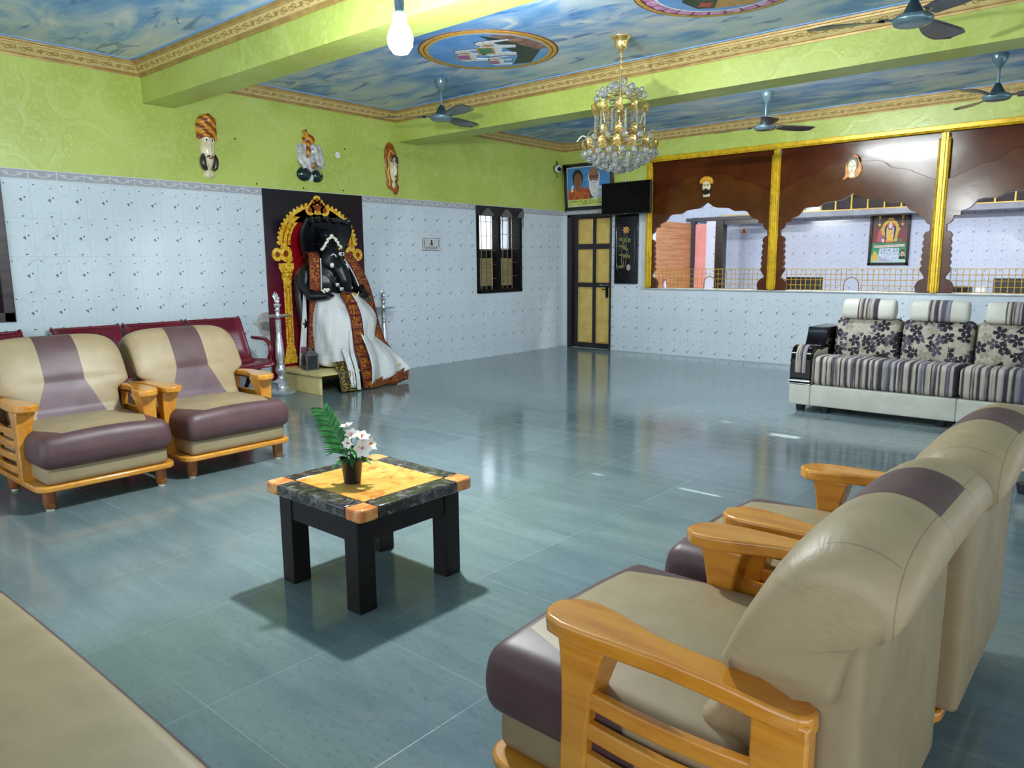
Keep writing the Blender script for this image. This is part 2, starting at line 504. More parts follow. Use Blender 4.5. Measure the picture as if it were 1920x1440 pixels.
# ------------------------------------------------------------------ windows
TAN = simple('tan_shutter_wood', (178,158,112), (158,138,96), (3,3,14), 0.5)
GRILLE_IRON = simple('gold_grey_grille_bars', (150,140,112), (120,112,92), 30, 0.4, 0.5)
def window(name, y0, y1, z0, z1, label, far=False):
    w = thing(name, label, 'window', (0, (y0+y1)/2, z0)); w['kind'] = 'structure'
    yc = (y0+y1)/2; hy = (y1-y0)/2; hz = z1-z0; fw = 0.075 if far else 0.045
    b = B().box((-.2,-hy,0),(0.02,-hy+fw,hz)).box((-.2,hy-fw,0),(0.02,hy,hz)).box((-.2,-hy,0),(0.02,hy,fw)).box((-.2,-hy,hz-fw),(0.02,hy,hz)).box((-.12,-.022,fw),(0.01,.022,hz-fw))
    obj('window_frame', b, DARKWOOD if far else MATTEBLACK, w, bev=0.004)
    for sg in (-1, 1):
        a, c = (0.022, hy-fw) if sg > 0 else (-hy+fw, -0.022)
        if far:
            obj('shutter', B().box((-.17,a,fw),(-.14,c,hz-fw)), DARKWOOD, w, smooth=False)
        else:
            b = B().box((-.17,a,0.09),(-.14,c,0.475)); 
            obj('shutter', b, TAN, w, bev=0.003)
            obj('shutter_rail', B().box((-.18,a,fw),(-.13,c,0.09)).box((-.18,a,0.475),(-.13,c,0.60)), BLACKWOOD, w, smooth=False)
        b = B()
        for k in range(1, 4):
            y = a+(c-a)*k/4; b.box((-.05,y-.0045,fw),(-.041,y+.0045,hz-fw))
        for k in range(1, 6):
            z = hz*k/6+(.03 if sg > 0 else 0); b.box((-.052,a,z-.004),(-.044,c,z+.004))
        obj('window_bars', b, GRILLE_IRON, w, smooth=False)
    return w
window('window_1', *WIN, 'black framed barred window with bright panes above tan shutters')
window('window_2', *WFAR, 'dark wooden window at left edge above maroon seats', far=True)
# valance with a net fringe over the bright window
NET = simple('dark_net_thread', (40,36,38), (26,22,26), 40, 0.8)
VAL = simple('patterned_dark_valance_cloth', (46,34,44), (20,18,24), 22, 0.85)
GREYCLOTH = simple('grey_gauze', (104,104,94), (84,84,78), 60, 0.9)
v = thing('window_valance', 'dark valance with grey triangles and net fringe over the window', 'curtain', (0.03, -1.485, 2.0))
b = B().grid(lambda s, t: (0.006*sin(t*30), -0.49+0.98*t, -0.075+0.135*s), 6, 60); obj('valance_cloth', b, VAL, v)
for cy in (-.27, .12, .47):
    w = .13
    b = B().prism([(cy-w,-.07),(min(cy+w,.49),-.07),(min(cy+.03,.49),0.028),(cy-.03,0.028)], 0.008, 0.013, 0); obj('gauze_triangle', b, GREYCLOTH, v, smooth=False)
b = B()
for k in range(40):
    y = -.48+.96*k/39; L = (0.05+0.03*abs(sin(k*.9)) + (0.10 if k > 33 or 17 < k < 22 else 0.0))
    b.tube([(0.004,y,-.07),(0.006,y+.006,-.07-L*.5),(0.004,y-.003,-.07-L)], 0.0022, 4)
for z in (-.085,-.105): b.tube([(0.004,-.48,z),(0.004,.48,z)], 0.002, 4)
for z in (-.135,-.16,-.19):
    b.tube([(0.004,.38,z),(0.004,.48,z-.01)], 0.0025, 4)
obj('net_fringe', b, NET, v)
# ------------------------------------------------------------------ upholstered wooden armchairs
def leather(name, kind, tan1, tan2):
    m = Mat(name); X, Y, Z = m.xyz('obj')
    n = m.noise(7, 3); g = m.voro(420, 'obj'); gr = S(m, g.outputs['Distance']); sc = m.noise(2.4, 4, dist=.6)
    tan = m.mix(n.step(.3,.7), tan1, tan2)
    br = m.mix(n.step(.3,.7), (88, 62, 64), (76, 52, 54)); seam = None
    if kind == 'back':
        hw = (0.62-Z).max(0.0)*0.42 + 0.108
        msk = (Y.abs() < hw)*(X > -0.478)
        br = m.mix(Z < 0.615, br, m.mix(sc.step(.35,.65), (108, 86, 94), (90, 68, 74)))
        seam = ((Y.abs()-hw).abs() < 0.0022).max(((Z-0.615).abs() < 0.0022)*msk).max(((Y.abs()-0.322).abs() < 0.0012)*(Z > 0.60)*(X > -0.47)).max(((X+0.474).abs() < 0.0012)*(Z > 0.7))
    elif kind == 'seat':
        W = m.nt.nodes.new('ShaderNodeAttribute'); W.attribute_type = 'OBJECT'; W.attribute_name = 'half_width'
        hw = S(m, W.outputs['Fac'])
        xe = (hw-.335)*0.055+0.352; e = (xe-X)
        lim = hw - 0.115 + e.max(0.0)*0.36
        msk = ((X > xe).max(Y.abs() > lim*1.0)).max((Z < 0.34)*(X > 0.3))
        msk = msk.max((Z < 0.335)*(X > -0.02))
        seam = ((X-xe).abs() < 0.002)*(Y.abs() < lim) + ((Y.abs()-lim).abs() < 0.002)*(X < xe)*(Z > 0.34)
    else:
        msk = None
    col = tan if msk is None else m.mix(msk, tan, br)
    if seam is not None: col = m.mix(seam*0.38, col, (70, 54, 50))
    wr = m.noise((9, 3, 9), 3, 0.5, 1.2)
    h = gr*0.06 + wr*0.35
    if kind == 'back': h = h + m.noise((34, 2.5, 34), 3, .5, .8)*Y.abs().step(.14,.33)*1.6
    if seam is not None: h = h - seam*0.5
    m.bump(h, 0.22, 0.006)
    return m.fin(col, 0.42 + n*0.08, spec=0.45)
TANC = ((157, 138, 106), (147, 128, 97))
L_BACK = leather('two_tone_back_leatherette', 'back', *TANC)
L_SEAT = leather('two_tone_seat_leatherette', 'seat', *TANC)
L_BASE = leather('tan_leatherette', 'base', (150,133,102), (140,122,92))
def honey(name='honey_varnished_wood'):
    m = Mat(name); n = m.noise((3, 26, 26), 4, 0.6, 0.6); k = m.noise(3.0, 3)
    col = m.mix(n.step(.35,.68), (202, 136, 42), (182, 112, 28)); col = m.mix(k.step(.4,.7)*0.5, col, (210, 150, 56))
    return m.fin(col, 0.2, spec=0.55, coat=0.35)
HONEY = honey()
LEGW = simple('brown_varnished_leg', (146,88,40), (122,70,30), (20,20,4), .28)
CAPW = simple('white_plastic_foot', (214,210,200), (196,190,180), 20, 0.5)

BACKP = [(-.13,.40),(-.150,.46),(-.172,.54),(-.200,.63),(-.238,.72),(-.282,.80),(-.335,.855),(-.392,.878),(-.450,.868),(-.492,.835),(-.503,.795),(-.488,.765),(-.455,.748),(-.432,.72),(-.405,.64),(-.39,.54),(-.385,.46),(-.38,.40)]
def cr(P, n):
    """smooth closed curve through the points"""
    out = []; N = len(P)
    for i in range(N):
        p0, p1, p2, p3 = P[i-1], P[i], P[(i+1) % N], P[(i+2) % N]
        for k in range(n):
            t = k/n
            out.append(tuple(0.5*(2*p1[j]+(p2[j]-p0[j])*t+(2*p0[j]-5*p1[j]+4*p2[j]-p3[j])*t*t+(3*p1[j]-p0[j]-3*p2[j]+p3[j])*t**3) for j in range(len(p1))))
    return out
def armchair(name, label, cat, hw=0.335, loc=(0,0,0), rz=0, group=None):
    """faces +x; hw is half of the seat width"""
    t = thing(name, label, cat, loc, rz, group)
    ex = hw-0.335
    # backrest cushion with rolled head
    loop = cr(BACKP, 5); b = B(); rings = []
    ts = [-1,-.992,-.97,-.93,-.86,-.76,-.62,-.45,-.25,0,.25,.45,.62,.76,.86,.93,.97,.992,1]
    cu, cz = -.33, .60
    for q in ts:
        a = abs(q); k = .80+.20*(max(0.0, 1-a**10))**0.42; kz = .66+.34*(max(0.0, 1-a**4.5))**0.5
        ring = []
        for (u, z) in loop:
            s = max(0.0, min(1.0, (z-0.535)/0.06)); s = s*s*(3-2*s)
            w = (0.292+ex) + (0.074)*s
            zz = cz + (z-cz)*(kz if z > cz else 1.0)
            uu = cu + (u-cu)*k
            # soft wrinkles near the armrests and a shallow tufting line
            if u > -.3 and a < .97:
                uu += 0.004*sin(z*70+q*5)*max(0, a-.45)*(1 if z < .62 else .25)
                uu -= 0.010*math.exp(-((z-.615)/.03)**2)*(1-a)
            ring.append((uu, q*w, zz))
        rings.append(ring)
    b.loft(rings); o = obj('backrest', b, L_BACK, t, ang=80)
    # rear panel
    b = B().rbox((-.428,-.325-ex,.150),(-.335,.325+ex,.752), .02, 4, 3); obj('back_panel', b, L_BASE, t, ang=60)
    # seat cushion
    b = B().rbox((-.24,-hw,.232),(.395,hw,.405), .046, 10, 5)
    def sw(p):
        x, y, z = p; c = max(0, 1-(y/hw)**2); s = (x+.24)/.635
        if z > .3: z += .034*c*(0.5+0.5*sin(PI*min(1,max(0,s)))) - 0.006*sin(x*40+y*9)*max(0, .1-x)
        if x > .3: x += .024*math.exp(-((z-.315)/.07)**2)*(0.6+0.4*c)
        if abs(y) > hw-.07: y += math.copysign(.012, y)*math.exp(-((z-.30)/.08)**2)
        if z < .3: z -= 0.0
        return (x, y, z)
    b.warp(sw); o = obj('seat', b, L_SEAT, t, ang=80); o['half_width'] = float(hw)
    # upholstered base and wooden plinth rail
    b = B().rbox((-.36,-hw+.012,.145),(.372,hw-.012,.25), .03, 6, 3); obj('seat_base', b, L_BASE, t, ang=60)
    pl = []
    for (cx, cy, a0) in ((.30, hw-.03, 0), (-.31, hw-.03, 90), (-.31, -hw+.03, 180), (.30, -hw+.03, 270)):
        for k in range(7): 
            an = math.radians(a0+15*k); pl.append((cx+.085*cos(an), cy+.065*sin(an)))
    b = B().prism(pl, .115, .147); obj('plinth_rail', b, HONEY, t, bev=.008)
    # armrests
    for sg in (-1, 1):
        A = [(.205,.30),(.212,.325),(.205,.365),(.18,.398),(.14,.413),(.08,.418),(.0,.416),(-.10,.412),(-.20,.410),(-.30,.41),(-.345,.405),(-.365,.385),(-.368,.35),(-.35,.325),(-.27,.316),(-.20,.322),(-.12,.330),(-.05,.318),(.01,.296),(.07,.273),(.13,.258),(.175,.266)]
        A = [(u, sg*((v-.335)*.86+.335+ex-.015)) for u, v in A]
        b = B().prism(A, .522, .560)
        b.warp(lambda p: (p[0], p[1], p[2] + 0.006*sin((p[0]+.37)*5.2) - 0.012*max(0, -(p[0]+.15))/.2))
        ar = obj('armrest', b, HONEY, t, bev=.008, seg=3)
        b = B(); rg = []
        for z, u0, u1, v0, v1 in ((.53,.035,.155,.268,.372),(.49,.050,.150,.280,.372),(.42,.070,.146,.296,.372),(.33,.080,.146,.304,.372),(.22,.084,.150,.306,.372),(.13,.080,.156,.300,.372)):
            v0 += ex; v1 += ex
            rg.append([(u0, sg*v0, z), (u1, sg*v0, z), (u1, sg*v1, z), (u0, sg*v1, z)])
        b.loft(rg); obj('front_post', b, HONEY, t, bev=.006, ang=50)
        b = B().box((-.365, sg*(.335+ex) if sg > 0 else -.378-ex, .13), (-.265, .378+ex if sg > 0 else -.335-ex, .535)); obj('rear_post', b, HONEY, t, bev=.006)
        for z in (.405, .335, .265, .195):
            b = B(); P = [(x, sg*(.357+ex+.012*sin(PI*(x+.28)/.36)), z) for x in (-.28,-.19,-.10,-.01,.085)]
            rg = [[(p[0], p[1]-.011, p[2]-.019), (p[0], p[1]+.011, p[2]-.019), (p[0], p[1]+.011, p[2]+.019), (p[0], p[1]-.011, p[2]+.019)] for p in P]
            b.loft(rg); obj('side_slat', b, HONEY, t, bev=.004, ang=50)
    for u in (.30, -.27):
        for sg in (-1, 1):
            b = B().lathe([(0,.012),(.024,.012),(.030,.026),(.033,.06),(.034,.118),(0,.118)], (u, sg*(.298+ex), 0), 16); l = obj('leg', b, LEGW, t)
            obj('foot_cap', B().lathe([(0,0),(.019,0),(.021,.013),(0,.013)], (u, sg*(.298+ex), 0), 14), CAPW, l)
    return t
G = 'tan and brown armchairs'
ch = armchair('armchair', 'tan and brown wooden armchair at the left edge in front of maroon bench', 'armchair', loc=(2.34,-7.80,0), group=G)
dup(ch, (2.32,-7.005,0), 0.0, 'second tan and brown armchair, left of the silver lamp and before the bench')
dup(ch, (6.31,-7.865,0), PI, 'nearest tan armchair on the right with its rolled back turned to us')
dup(ch, (6.325,-7.035,0), PI, 'tan armchair behind the nearest one, in front of the floral sofa')
armchair('wooden_arm_sofa', 'smooth tan leatherette sofa seat cut off at the bottom left corner', 'sofa', hw=0.86, loc=(5.44,-9.225,0), rz=PI/2)

# ------------------------------------------------------------------ floral sofa
def stripes():
    m = Mat('striped_sofa_fabric'); X, Y, Z = m.xyz('obj')
    a = m.noise((26, .5, .5), 2, 0.6); w = m.noise((60, 9, 9), 3, .6); c = m.noise((11, .3, .3), 2, .5); 
    s = ((X*118.0+a*12.0).sin()*0.5+0.5)*0.6 + a*0.5 + (w-0.5)*0.45
    col = m.ramp(s, [(.30,(62,54,62)), (.44,(112,104,104)), (.58,(150,143,132)), (.80,(178,170,154))])
    col = m.mix((c.step(.55,.62))*0.6, col, (96,94,118))
    m.bump(w, .25, .003); return m.fin(col, .85, spec=.2)
def floral():
    m = Mat('floral_sofa_fabric'); X, Y, Z = m.xyz('obj')
    base = m.mix(m.noise(40, 4).step(.3,.7), (176,168,152), (156,148,134)); col = base
    for sc, off, c1, jit in ((8.5, 0.0, (140,134,118), .9), (8.0, 3.3, (78,70,82), .75), (8.0, 7.7, (44,38,46), .75)):
        v = m.vec(X*sc+off, Z*sc+off*0.7, 0.0)
        vo = m.voro(1.0, v, rnd=jit)
        sp = m.nt.nodes.new('ShaderNodeSeparateXYZ'); m.nt.links.new(vo.outputs['Position'], sp.inputs[0])
        e = (X*sc+off) - S(m, sp.outputs[0]); f = (Z*sc+off*0.7) - S(m, sp.outputs[1])
        r = (e*e+f*f).sqrt(); th = f.atan2(e)
        spc = m.nt.nodes.new('ShaderNodeSeparateColor'); m.nt.links.new(vo.outputs['Color'], spc.inputs[0])
        on = S(m, spc.outputs[0]) > 0.34
        pet = (r < (((th*2.5).sin().abs()).pow(0.6)*0.36+0.06))*(r > 0.05)*on
        col = m.mix(pet, col, c1)
    m.bump(m.noise(90, 3), .2, .002); return m.fin(col, .85, spec=.2)
STR, FLO = stripes(), floral()
CREAMLEA = simple('cream_leatherette', (200,198,186), (188,186,174), 5, .42, bump=.05)
GLOSSBLK = simple('black_lacquer', (14,12,14), (8,7,9), 6, .08, spec=.15)
BEIGELEA = simple('beige_leatherette', (196,184,164), (184,172,150), 8, .55)
RUBBER = simple('black_plastic_foot', (30,30,38), (20,20,26), 20, .5)
CHROME = simple('chrome_strip', (220,222,226), (200,202,206), 20, .12, 1.0)
def lac_sofa(name, label, n, loc, rz, both=True):
    """front towards -y, left arm starts at x=0"""
    t = thing(name, label, 'sofa', loc, rz)
    aw, sw = .18, .553; L = aw+n*sw+(aw if both else .02); dep = .85
    arms = [0.0] + ([L-aw] if both else [])
    for x in arms:
        inner = 1 if x == 0 else -1
        b = B().rbox((x, 0.0, .055), (x+aw, dep, .235), .012, 3, 3); obj('arm_base', b, CREAMLEA, t)
        P = [(-.006,.235),(-.02,.255),(-.004,.275),(0,.30),(-.002,.42),(.010,.505),(.045,.552),(.10,.568),(.18,.558),(.25,.535),(.29,.53),(.33,.545),(.365,.60),(.39,.67),(.405,.705),(dep,.705),(dep,.235)]
        b = B().prism(P, x+.002, x+aw-.002, 0); obj('arm_panel', b, GLOSSBLK, t, bev=.006)
        Q = [(-.0035,.335),(-.006,.42),(.006,.508),(.042,.557),(.10,.574),(.18,.564),(.235,.545),(.235,.53),(.10,.55),(.05,.53),(.02,.48),(.01,.335)]
        b = B().prism(Q, x+.045, x+aw-.045, 0); obj('arm_pad', b, STR, t, bev=.004)
        xs = x+aw-.004 if inner > 0 else x-.006
        R = [(.03,.24),(.03,.42),(.06,.50),(.11,.525),(.18,.53),(.25,.515),(.40,.53),(.40,.24)]
        b = B().prism(R, xs, xs+.010, 0); obj('arm_lining', b, BEIGELEA, t, bev=.003)
        b = B().box((x-.002,-.0225,.262),(x+aw+.002,-.002,.272)).box((x-.002,-.012,.240),(x+aw+.002,0.004,.246)); obj('chrome_strip', b, CHROME, t, smooth=False)
    x0 = aw; k = 0
    while k < n:
        m = min(2, n-k); w = m*sw
        b = B().rbox((x0,.002,.055),(x0+w,dep,.238), .012, 4, 3)
        b.warp(lambda p: (p[0], p[1]+.004*sin(p[0]*6), p[2])); obj('base_panel', b, CREAMLEA, t)
        b = B().rbox((x0+.003,-.005,.238),(x0+w-.003,.72,.485), .05, 8, 5)
        b.warp(lambda p: (p[0], p[1], p[2]-.055*max(0, (p[1]-.25)/.5) if p[2] > .36 else p[2])); obj('seat_cushion', b, STR, t, ang=80)
        x0 += w; k += m
    for k in range(n):
        a = aw+k*sw
        b = B().rbox((a+.008,.50,.425),(a+sw-.008,.645,.79), .05, 6, 5)
        def lean(p):
            s = (p[2]-.42)/.37; c = 1-((p[0]-a-sw/2)/(sw/2))**2
            return (p[0], p[1]+.07*s-(.02*c*sin(PI*max(0,min(1,s))) if p[1] < .57 else 0), p[2])
        b.warp(lean); obj('back_cushion', b, FLO, t, ang=80)
        for (c0, c1, mm) in ((.07,.195,0),(.195,.365,1),(.365,.485,0)):
            pass
        b = B(); P = [(-.055,.0),(-.062,.06),(-.05,.12),(-.015,.16),(.03,.165),(.065,.135),(.075,.08),(.06,.02),(.02,-.01)]
        lp = cr([(y, z) for y, z in P], 3); rings = []; seg = []
        for q, sc in ((.058,.55),(.062,.8),(.072,.93),(.09,1),(.195,1.0),(.195,1.015),(.21,1.03),(.35,1.03),(.365,1.015),(.365,1.0),(.465,1),(.483,.93),(.493,.8),(.497,.55)):
            rings.append([(a+q, .60+y*sc, .79+.075+(z-.075)*sc) for y, z in lp])
        b.loft(rings); m = len(lp)
        for i in range(len(b.f)):
            r = i//m
            b.mi[i] = 1 if 4 <= r <= 8 else 0
        b.mi[-1] = b.mi[-2] = 0
        obj('headrest', b, [CREAMLEA, STR], t, ang=50)
    b = B().rbox((aw+.02,.69,.10),(L-(aw if both else 0)-.02,dep-.01,.76), .02, 4, 3); obj('back_frame', b, CREAMLEA, t)
    for x in (.09, .30, aw+2*sw-.1, L-.10):
        for y in (.06, dep-.08):
            b = B().lathe([(0,0),(.034,0),(.038,.02),(.044,.056),(0,.056)], (x, y, 0), 14); obj('foot', b, RUBBER, t)
    return t
lac_sofa('floral_sofa', 'long cream based sofa with striped seats and dark floral back cushions', 3, (4.65,-2.905,0), 0)
lac_sofa('lacquer_arm_sofa', 'cream sofa corner showing at right edge behind the armchairs', 1, (6.515,-3.30,0), -PI/2)

# ------------------------------------------------------------------ coffee table
MARBLE_Y = Mat('yellow_marble'); 
_n = MARBLE_Y.noise(5, 5, .6, 1.4); _n2 = MARBLE_Y.noise((9, 5, 5), 4, .6, 2.0)
MARBLE_Y.fin(MARBLE_Y.mix(_n2.step(.48,.66)*0.8, MARBLE_Y.mix(_n.step(.35,.65), (216,172,92), (206,146,66)), (180,94,42)), .10, spec=.55); MARBLE_Y = MARBLE_Y.mat
MARBLE_O = Mat('orange_marble'); _n = MARBLE_O.noise(12, 5, .6, 1.5)
MARBLE_O.fin(MARBLE_O.mix(_n.step(.38,.62), (216,160,96), (196,112,56)), .10, spec=.55); MARBLE_O = MARBLE_O.mat
GRANITE = Mat('grey_black_granite'); _n = GRANITE.noise(26, 6, .7, 1.0)
GRANITE.fin(GRANITE.mix(_n.step(.46,.68), (44,42,40), (116,112,108)), .12, spec=.55); GRANITE = GRANITE.mat
TBLK = simple('worn_dark_brown_paint', (26,19,19), (17,12,13), 9, .5, spec=.3, bump=.05)
def table():
    t = thing('coffee_table', 'low square table with yellow marble top and dark brown legs', 'table', (4.648,-7.53,0))
    hx, hy, c = .310, .292, .088
    b = B().box((-hx+c,-hy+c,.372),(hx-c,hy-c,.420)); obj('marble_panel', b, MARBLE_Y, t, bev=.001)
    for (a0,a1,b0,b1) in ((-hx+c,hx-c,-hy,-hy+c),(-hx+c,hx-c,hy-c,hy),(-hx,-hx+c,-hy+c,hy-c),(hx-c,hx,-hy+c,hy-c)):
        obj('granite_border', B().box((a0+.001,b0+.001,.373),(a1-.001,b1-.001,.420)), GRANITE, t, bev=.008, seg=3)
    for sx in (-1, 1):
        for sy in (-1, 1):
            q = [(0,0),(c,0),(c,c-.024)] + [(c-.024+.024*cos(math.radians(x)), c-.024+.024*sin(math.radians(x))) for x in (20,45,70)] + [(c-.024,c),(0,c)]
            P = [(sx*(hx-c+u), sy*(hy-c+v)) for u, v in q]
            obj('corner_tile', B().prism(P, .372, .4205), MARBLE_O, t, bev=.009, seg=3)
            lx, ly = sx*.214, sy*.224; b = B().cbox((lx, ly, .186), (.080, .080, .372)); 
            obj('leg', b, TBLK, t, bev=.003)
    ap = B()
    for s in (-1, 1):
        ap.cbox((0, s*.243, .323), (.35, .03, .095)); ap.cbox((s*.233, 0, .323), (.03, .37, .095))
    ap.box((-.22,-.22,.362),(.22,.22,.372))
    obj('apron', ap, TBLK, t, smooth=False)
table()
# potted artificial plant
LEAF = simple('bright_green_leaf', (66,158,70), (36,112,52), 30, .45, spec=.4)
DLEAF = simple('dark_green_leaf', (34,98,44), (22,70,34), 30, .45)
PETAL = simple('white_petal', (240,238,230), (224,222,212), 30, .6)
STAMEN = simple('orange_stamen', (206,120,70), (180,92,50), 60, .7)
POT = simple('black_plastic_pot', (13,12,13), (9,9,10), 12, .4)
YLEAF = simple('yellow_green_leaf', (160,176,60), (130,150,50), 30, .5)
def leaf(b, p, d, L, w, up=Vector((0,0,1)), droop=.2):
    d = Vector(d).normalized(); s = d.cross(up)
    if s.length < .05: s = Vector((1,0,0))
    s.normalize(); n = s.cross(d); p = Vector(p); vs = []; K = 6
    for i in range(K+1):
        q = i/K; ww = w*(sin(PI*min(1, q*.93+.07))**.8)*(1-.25*q) if i < K else 0.0003
        c = p + d*(L*q) - Vector((0,0,1))*(droop*L*q*q)
        vs += [tuple(c-s*ww+n*ww*.25), tuple(c), tuple(c+s*ww+n*ww*.25)]
    fs = []
    for i in range(K):
        for k in (0, 1): fs.append((i*3+k, i*3+k+1, i*3+4+k, i*3+3+k))
    b.add(vs, fs)
def plant():
    R = random.Random(5)
    t = thing('potted_plant', 'artificial white flowers and palm frond in a small black pot', 'plant', (4.635,-7.605,.4207))
    o = obj('pot', B().lathe([(0,0),(.033,0),(.043,.085),(.047,.088),(.048,.103),(.044,.103),(.040,.085),(0,.082)], n=24), POT, t, ang=50)
    vr = Vector((.757,.653,0)); vf = Vector((-.653,.757,0))     # image right and depth directions
    def V(a, z, f=0): return vr*a+vf*f+Vector((0,0,z))
    # palm frond
    st = [V(-.005,.08), V(-.035,.15), V(-.062,.21), V(-.085,.262), V(-.103,.30)]
    obj('frond_stem', B().tube(st, [.003,.0028,.0022,.0016,.0008], 6), LEAF, t)
    for k in range(26):
        q = .12+.86*k/25; i = min(3, int(q*4)); f = q*4-i
        p = st[i].lerp(st[i+1], f); ax = (st[min(4,i+1)]-st[i]).normalized(); L = .085*(1-.55*q)+.02
        for sg in (-1, 1):
            dr = ax*.75 + vr*(sg*(.85 if sg < 0 else .55)) + vf*(sg*.25)+Vector((0,0,-.15 if sg < 0 else .25))
            b = B(); leaf(b, p, dr, L*(1.0 if sg < 0 else .75), .0058, vf, .25); obj('frond_leaflet', b, LEAF if (k+sg) % 3 else DLEAF, t)
    # low broad leaves
    for k in range(22):
        a = R.uniform(0, 2*PI); e = R.uniform(.25,1.0); b = B()
        d = Vector((cos(a), sin(a), e)); L = R.uniform(.06,.11)
        leaf(b, (cos(a)*.01, sin(a)*.01, .085+R.uniform(0,.06)), d, L, R.uniform(.010,.016), droop=.5); obj('leaf', b, [DLEAF, LEAF, DLEAF][k % 3], t)
    b = B(); leaf(b, V(.02,.10), V(1,.15,-.2), .06, .014, droop=.4); obj('leaf', b, YLEAF, t)
    b = B(); leaf(b, V(.05,.135), V(.4,-.9,-.2), .045, .006, droop=.2); obj('leaf', b, YLEAF, t)
    for (a, z) in ((.03,.235),(.037,.225)):
        b = B(); leaf(b, V(.02,.13), V(a-.018,z-.13), .115, .004, droop=0); obj('leaf', b, DLEAF, t)
    # white blossoms
    for (a, z, f, d, r) in ((-.012,.225,0,(-.2,.9,-.1),.030),(.006,.196,-.01,(.1,.7,-.6),.030),(-.002,.168,-.03,(-.3,.3,-.9),.026),(.045,.185,-.01,(.3,.8,-.3),.036),(.05,.148,-.03,(.35,.25,-.9),.042),(.072,.155,.0,(.9,.5,-.2),.034)):
        b = B(); n = V(d[0], d[1], d[2]).normalized(); c = V(a, z, f); e1 = n.cross(Vector((0,0,1))).normalized(); e2 = n.cross(e1)
        for q in range(6):
            th = 2*PI*q/6+a*40; dr = (e1*cos(th)+e2*sin(th))*1.0+n*.55
            leaf(b, c, dr, r*1.1, r*.46, n, .05)
        fl = obj('flower', b, PETAL, t)
        b = B()
        for q in range(5):
            th = 2*PI*q/5; b.tube([c, c+n*r*.5+(e1*cos(th)+e2*sin(th))*r*.15], .0014, 5)
        obj('stamen', b, STAMEN, fl)
        obj('flower_stem', B().tube([(0,0,.08), V(a*.5, z*.55+.03, f*.5), c], .0018, 5), DLEAF, t)
    b = B().lathe([(0,.083),(.0405,.083),(.0405,.087),(0,.09)], n=16); obj('moss', b, DLEAF, t)
plant()

# ------------------------------------------------------------------ maroon waiting benches
def maroon_perf():
    m = Mat('maroon_perforated_steel'); X, Y, Z = m.xyz('obj')
    a = (Y*(1/.0125)).fract()-.5; h = ((Z+X*.4)*(1/.0125)).fract()-.5
    hole = ((a*a+h*h) < .055)
    inb = (((Y*(1/.572)).fract()-.5).abs() < .36)
    k = hole*inb
    m.bump(k*-1.0, .4, .002)
    return m.fin(m.mix(k, m.mix(m.noise(5,2), (116,12,38), (96,8,30)), (40,6,16)), .22, spec=.6, coat=.3)
MPERF = maroon_perf()
MAROON = simple('maroon_gloss_steel', (112,10,36), (90,8,28), 6, .2, coat=.4)
DMAROON = simple('dark_maroon_tube', (66,10,26), (50,8,20), 10, .25, coat=.3)
def waiting_bench(label, loc, n):
    t = thing('waiting_bench', label, 'bench', loc, 0, 'maroon steel benches')
    P = [(.02,.765),(.035,.755),(.10,.62),(.165,.48),(.205,.40),(.24,.365),(.30,.355),(.42,.365),(.54,.372),(.60,.360),(.63,.33)]
    for k in range(n):
        y0, y1 = -(k+1)*.572+.012, -k*.572-.012
        b = B(); rings = []
        for i, (x, z) in enumerate(P):
            j = min(i, len(P)-2); d = Vector((P[j+1][0]-P[j][0], 0, P[j+1][1]-P[j][1])).normalized(); nn = Vector((-d.z, 0, d.x)); nn = -nn if nn.x < 0 and i < 5 else nn
            nn = Vector((abs(d.z), 0, abs(d.x)))
            ring = []
            for (yy, h) in ((y0,.034),(y0+.012,.036),(y0+.03,.022),(y0+.055,.002),((y0+y1)/2,0),(y1-.055,.002),(y1-.03,.022),(y1-.012,.036),(y1,.034)):
                ring.append((x+nn.x*h, yy, z+nn.z*h))
            rings.append(ring)
        b.loft(rings, cap=False, closed=False)
        o = obj('seat_shell', b, MPERF, t, ang=60); md = o.modifiers.new('solid', 'SOLIDIFY'); md.thickness = .004
        b = B().tube([(.016,y0+.004,.766),(.016,y1-.004,.766)], .016, 10); obj('top_roll', b, MAROON, t)
    W = n*.572
    obj('cross_beam', B().box((.33,-W+.02,.275),(.41,-.02,.325)), DMAROON, t, bev=.01)
    for y in (-.10, -W+.10):
        b = B().tube([(.36,y,.30),(.30,y,.17),(.20,y,.05),(.12,y,.022)], [.024,.024,.022,.018], 8, .7); b.tube([(.37,y,.30),(.44,y,.17),(.55,y,.05),(.63,y,.022)], [.024,.024,.022,.018], 8, .7)
        obj('leg', b, DMAROON, t)
        b = B().lathe([(0,0),(.02,0),(.018,.016),(0,.016)], (.12,y,0), 10).lathe([(0,0),(.02,0),(.018,.016),(0,.016)], (.63,y,0), 10); obj('foot_pad', b, RUBBER, t)
    for y in (.004, -W-.004):
        b = B().tube([(.24,y,.590),(.30,y,.588),(.40,y,.590),(.48,y,.585),(.54,y,.555),(.565,y,.50),(.555,y,.44),(.51,y,.385),(.44,y,.345),(.38,y,.32)], [.016,.018,.019,.02,.021,.022,.021,.02,.018,.016], 10)
        obj('armrest', b, MAROON, t)
    return t
wb = waiting_bench('maroon steel three seat bench against the wall behind the left armchairs', (.05,-5.50,0), 3)
dup(wb, (.05,-7.40,0), 0, 'maroon steel bench cut off at left edge under the dark window')
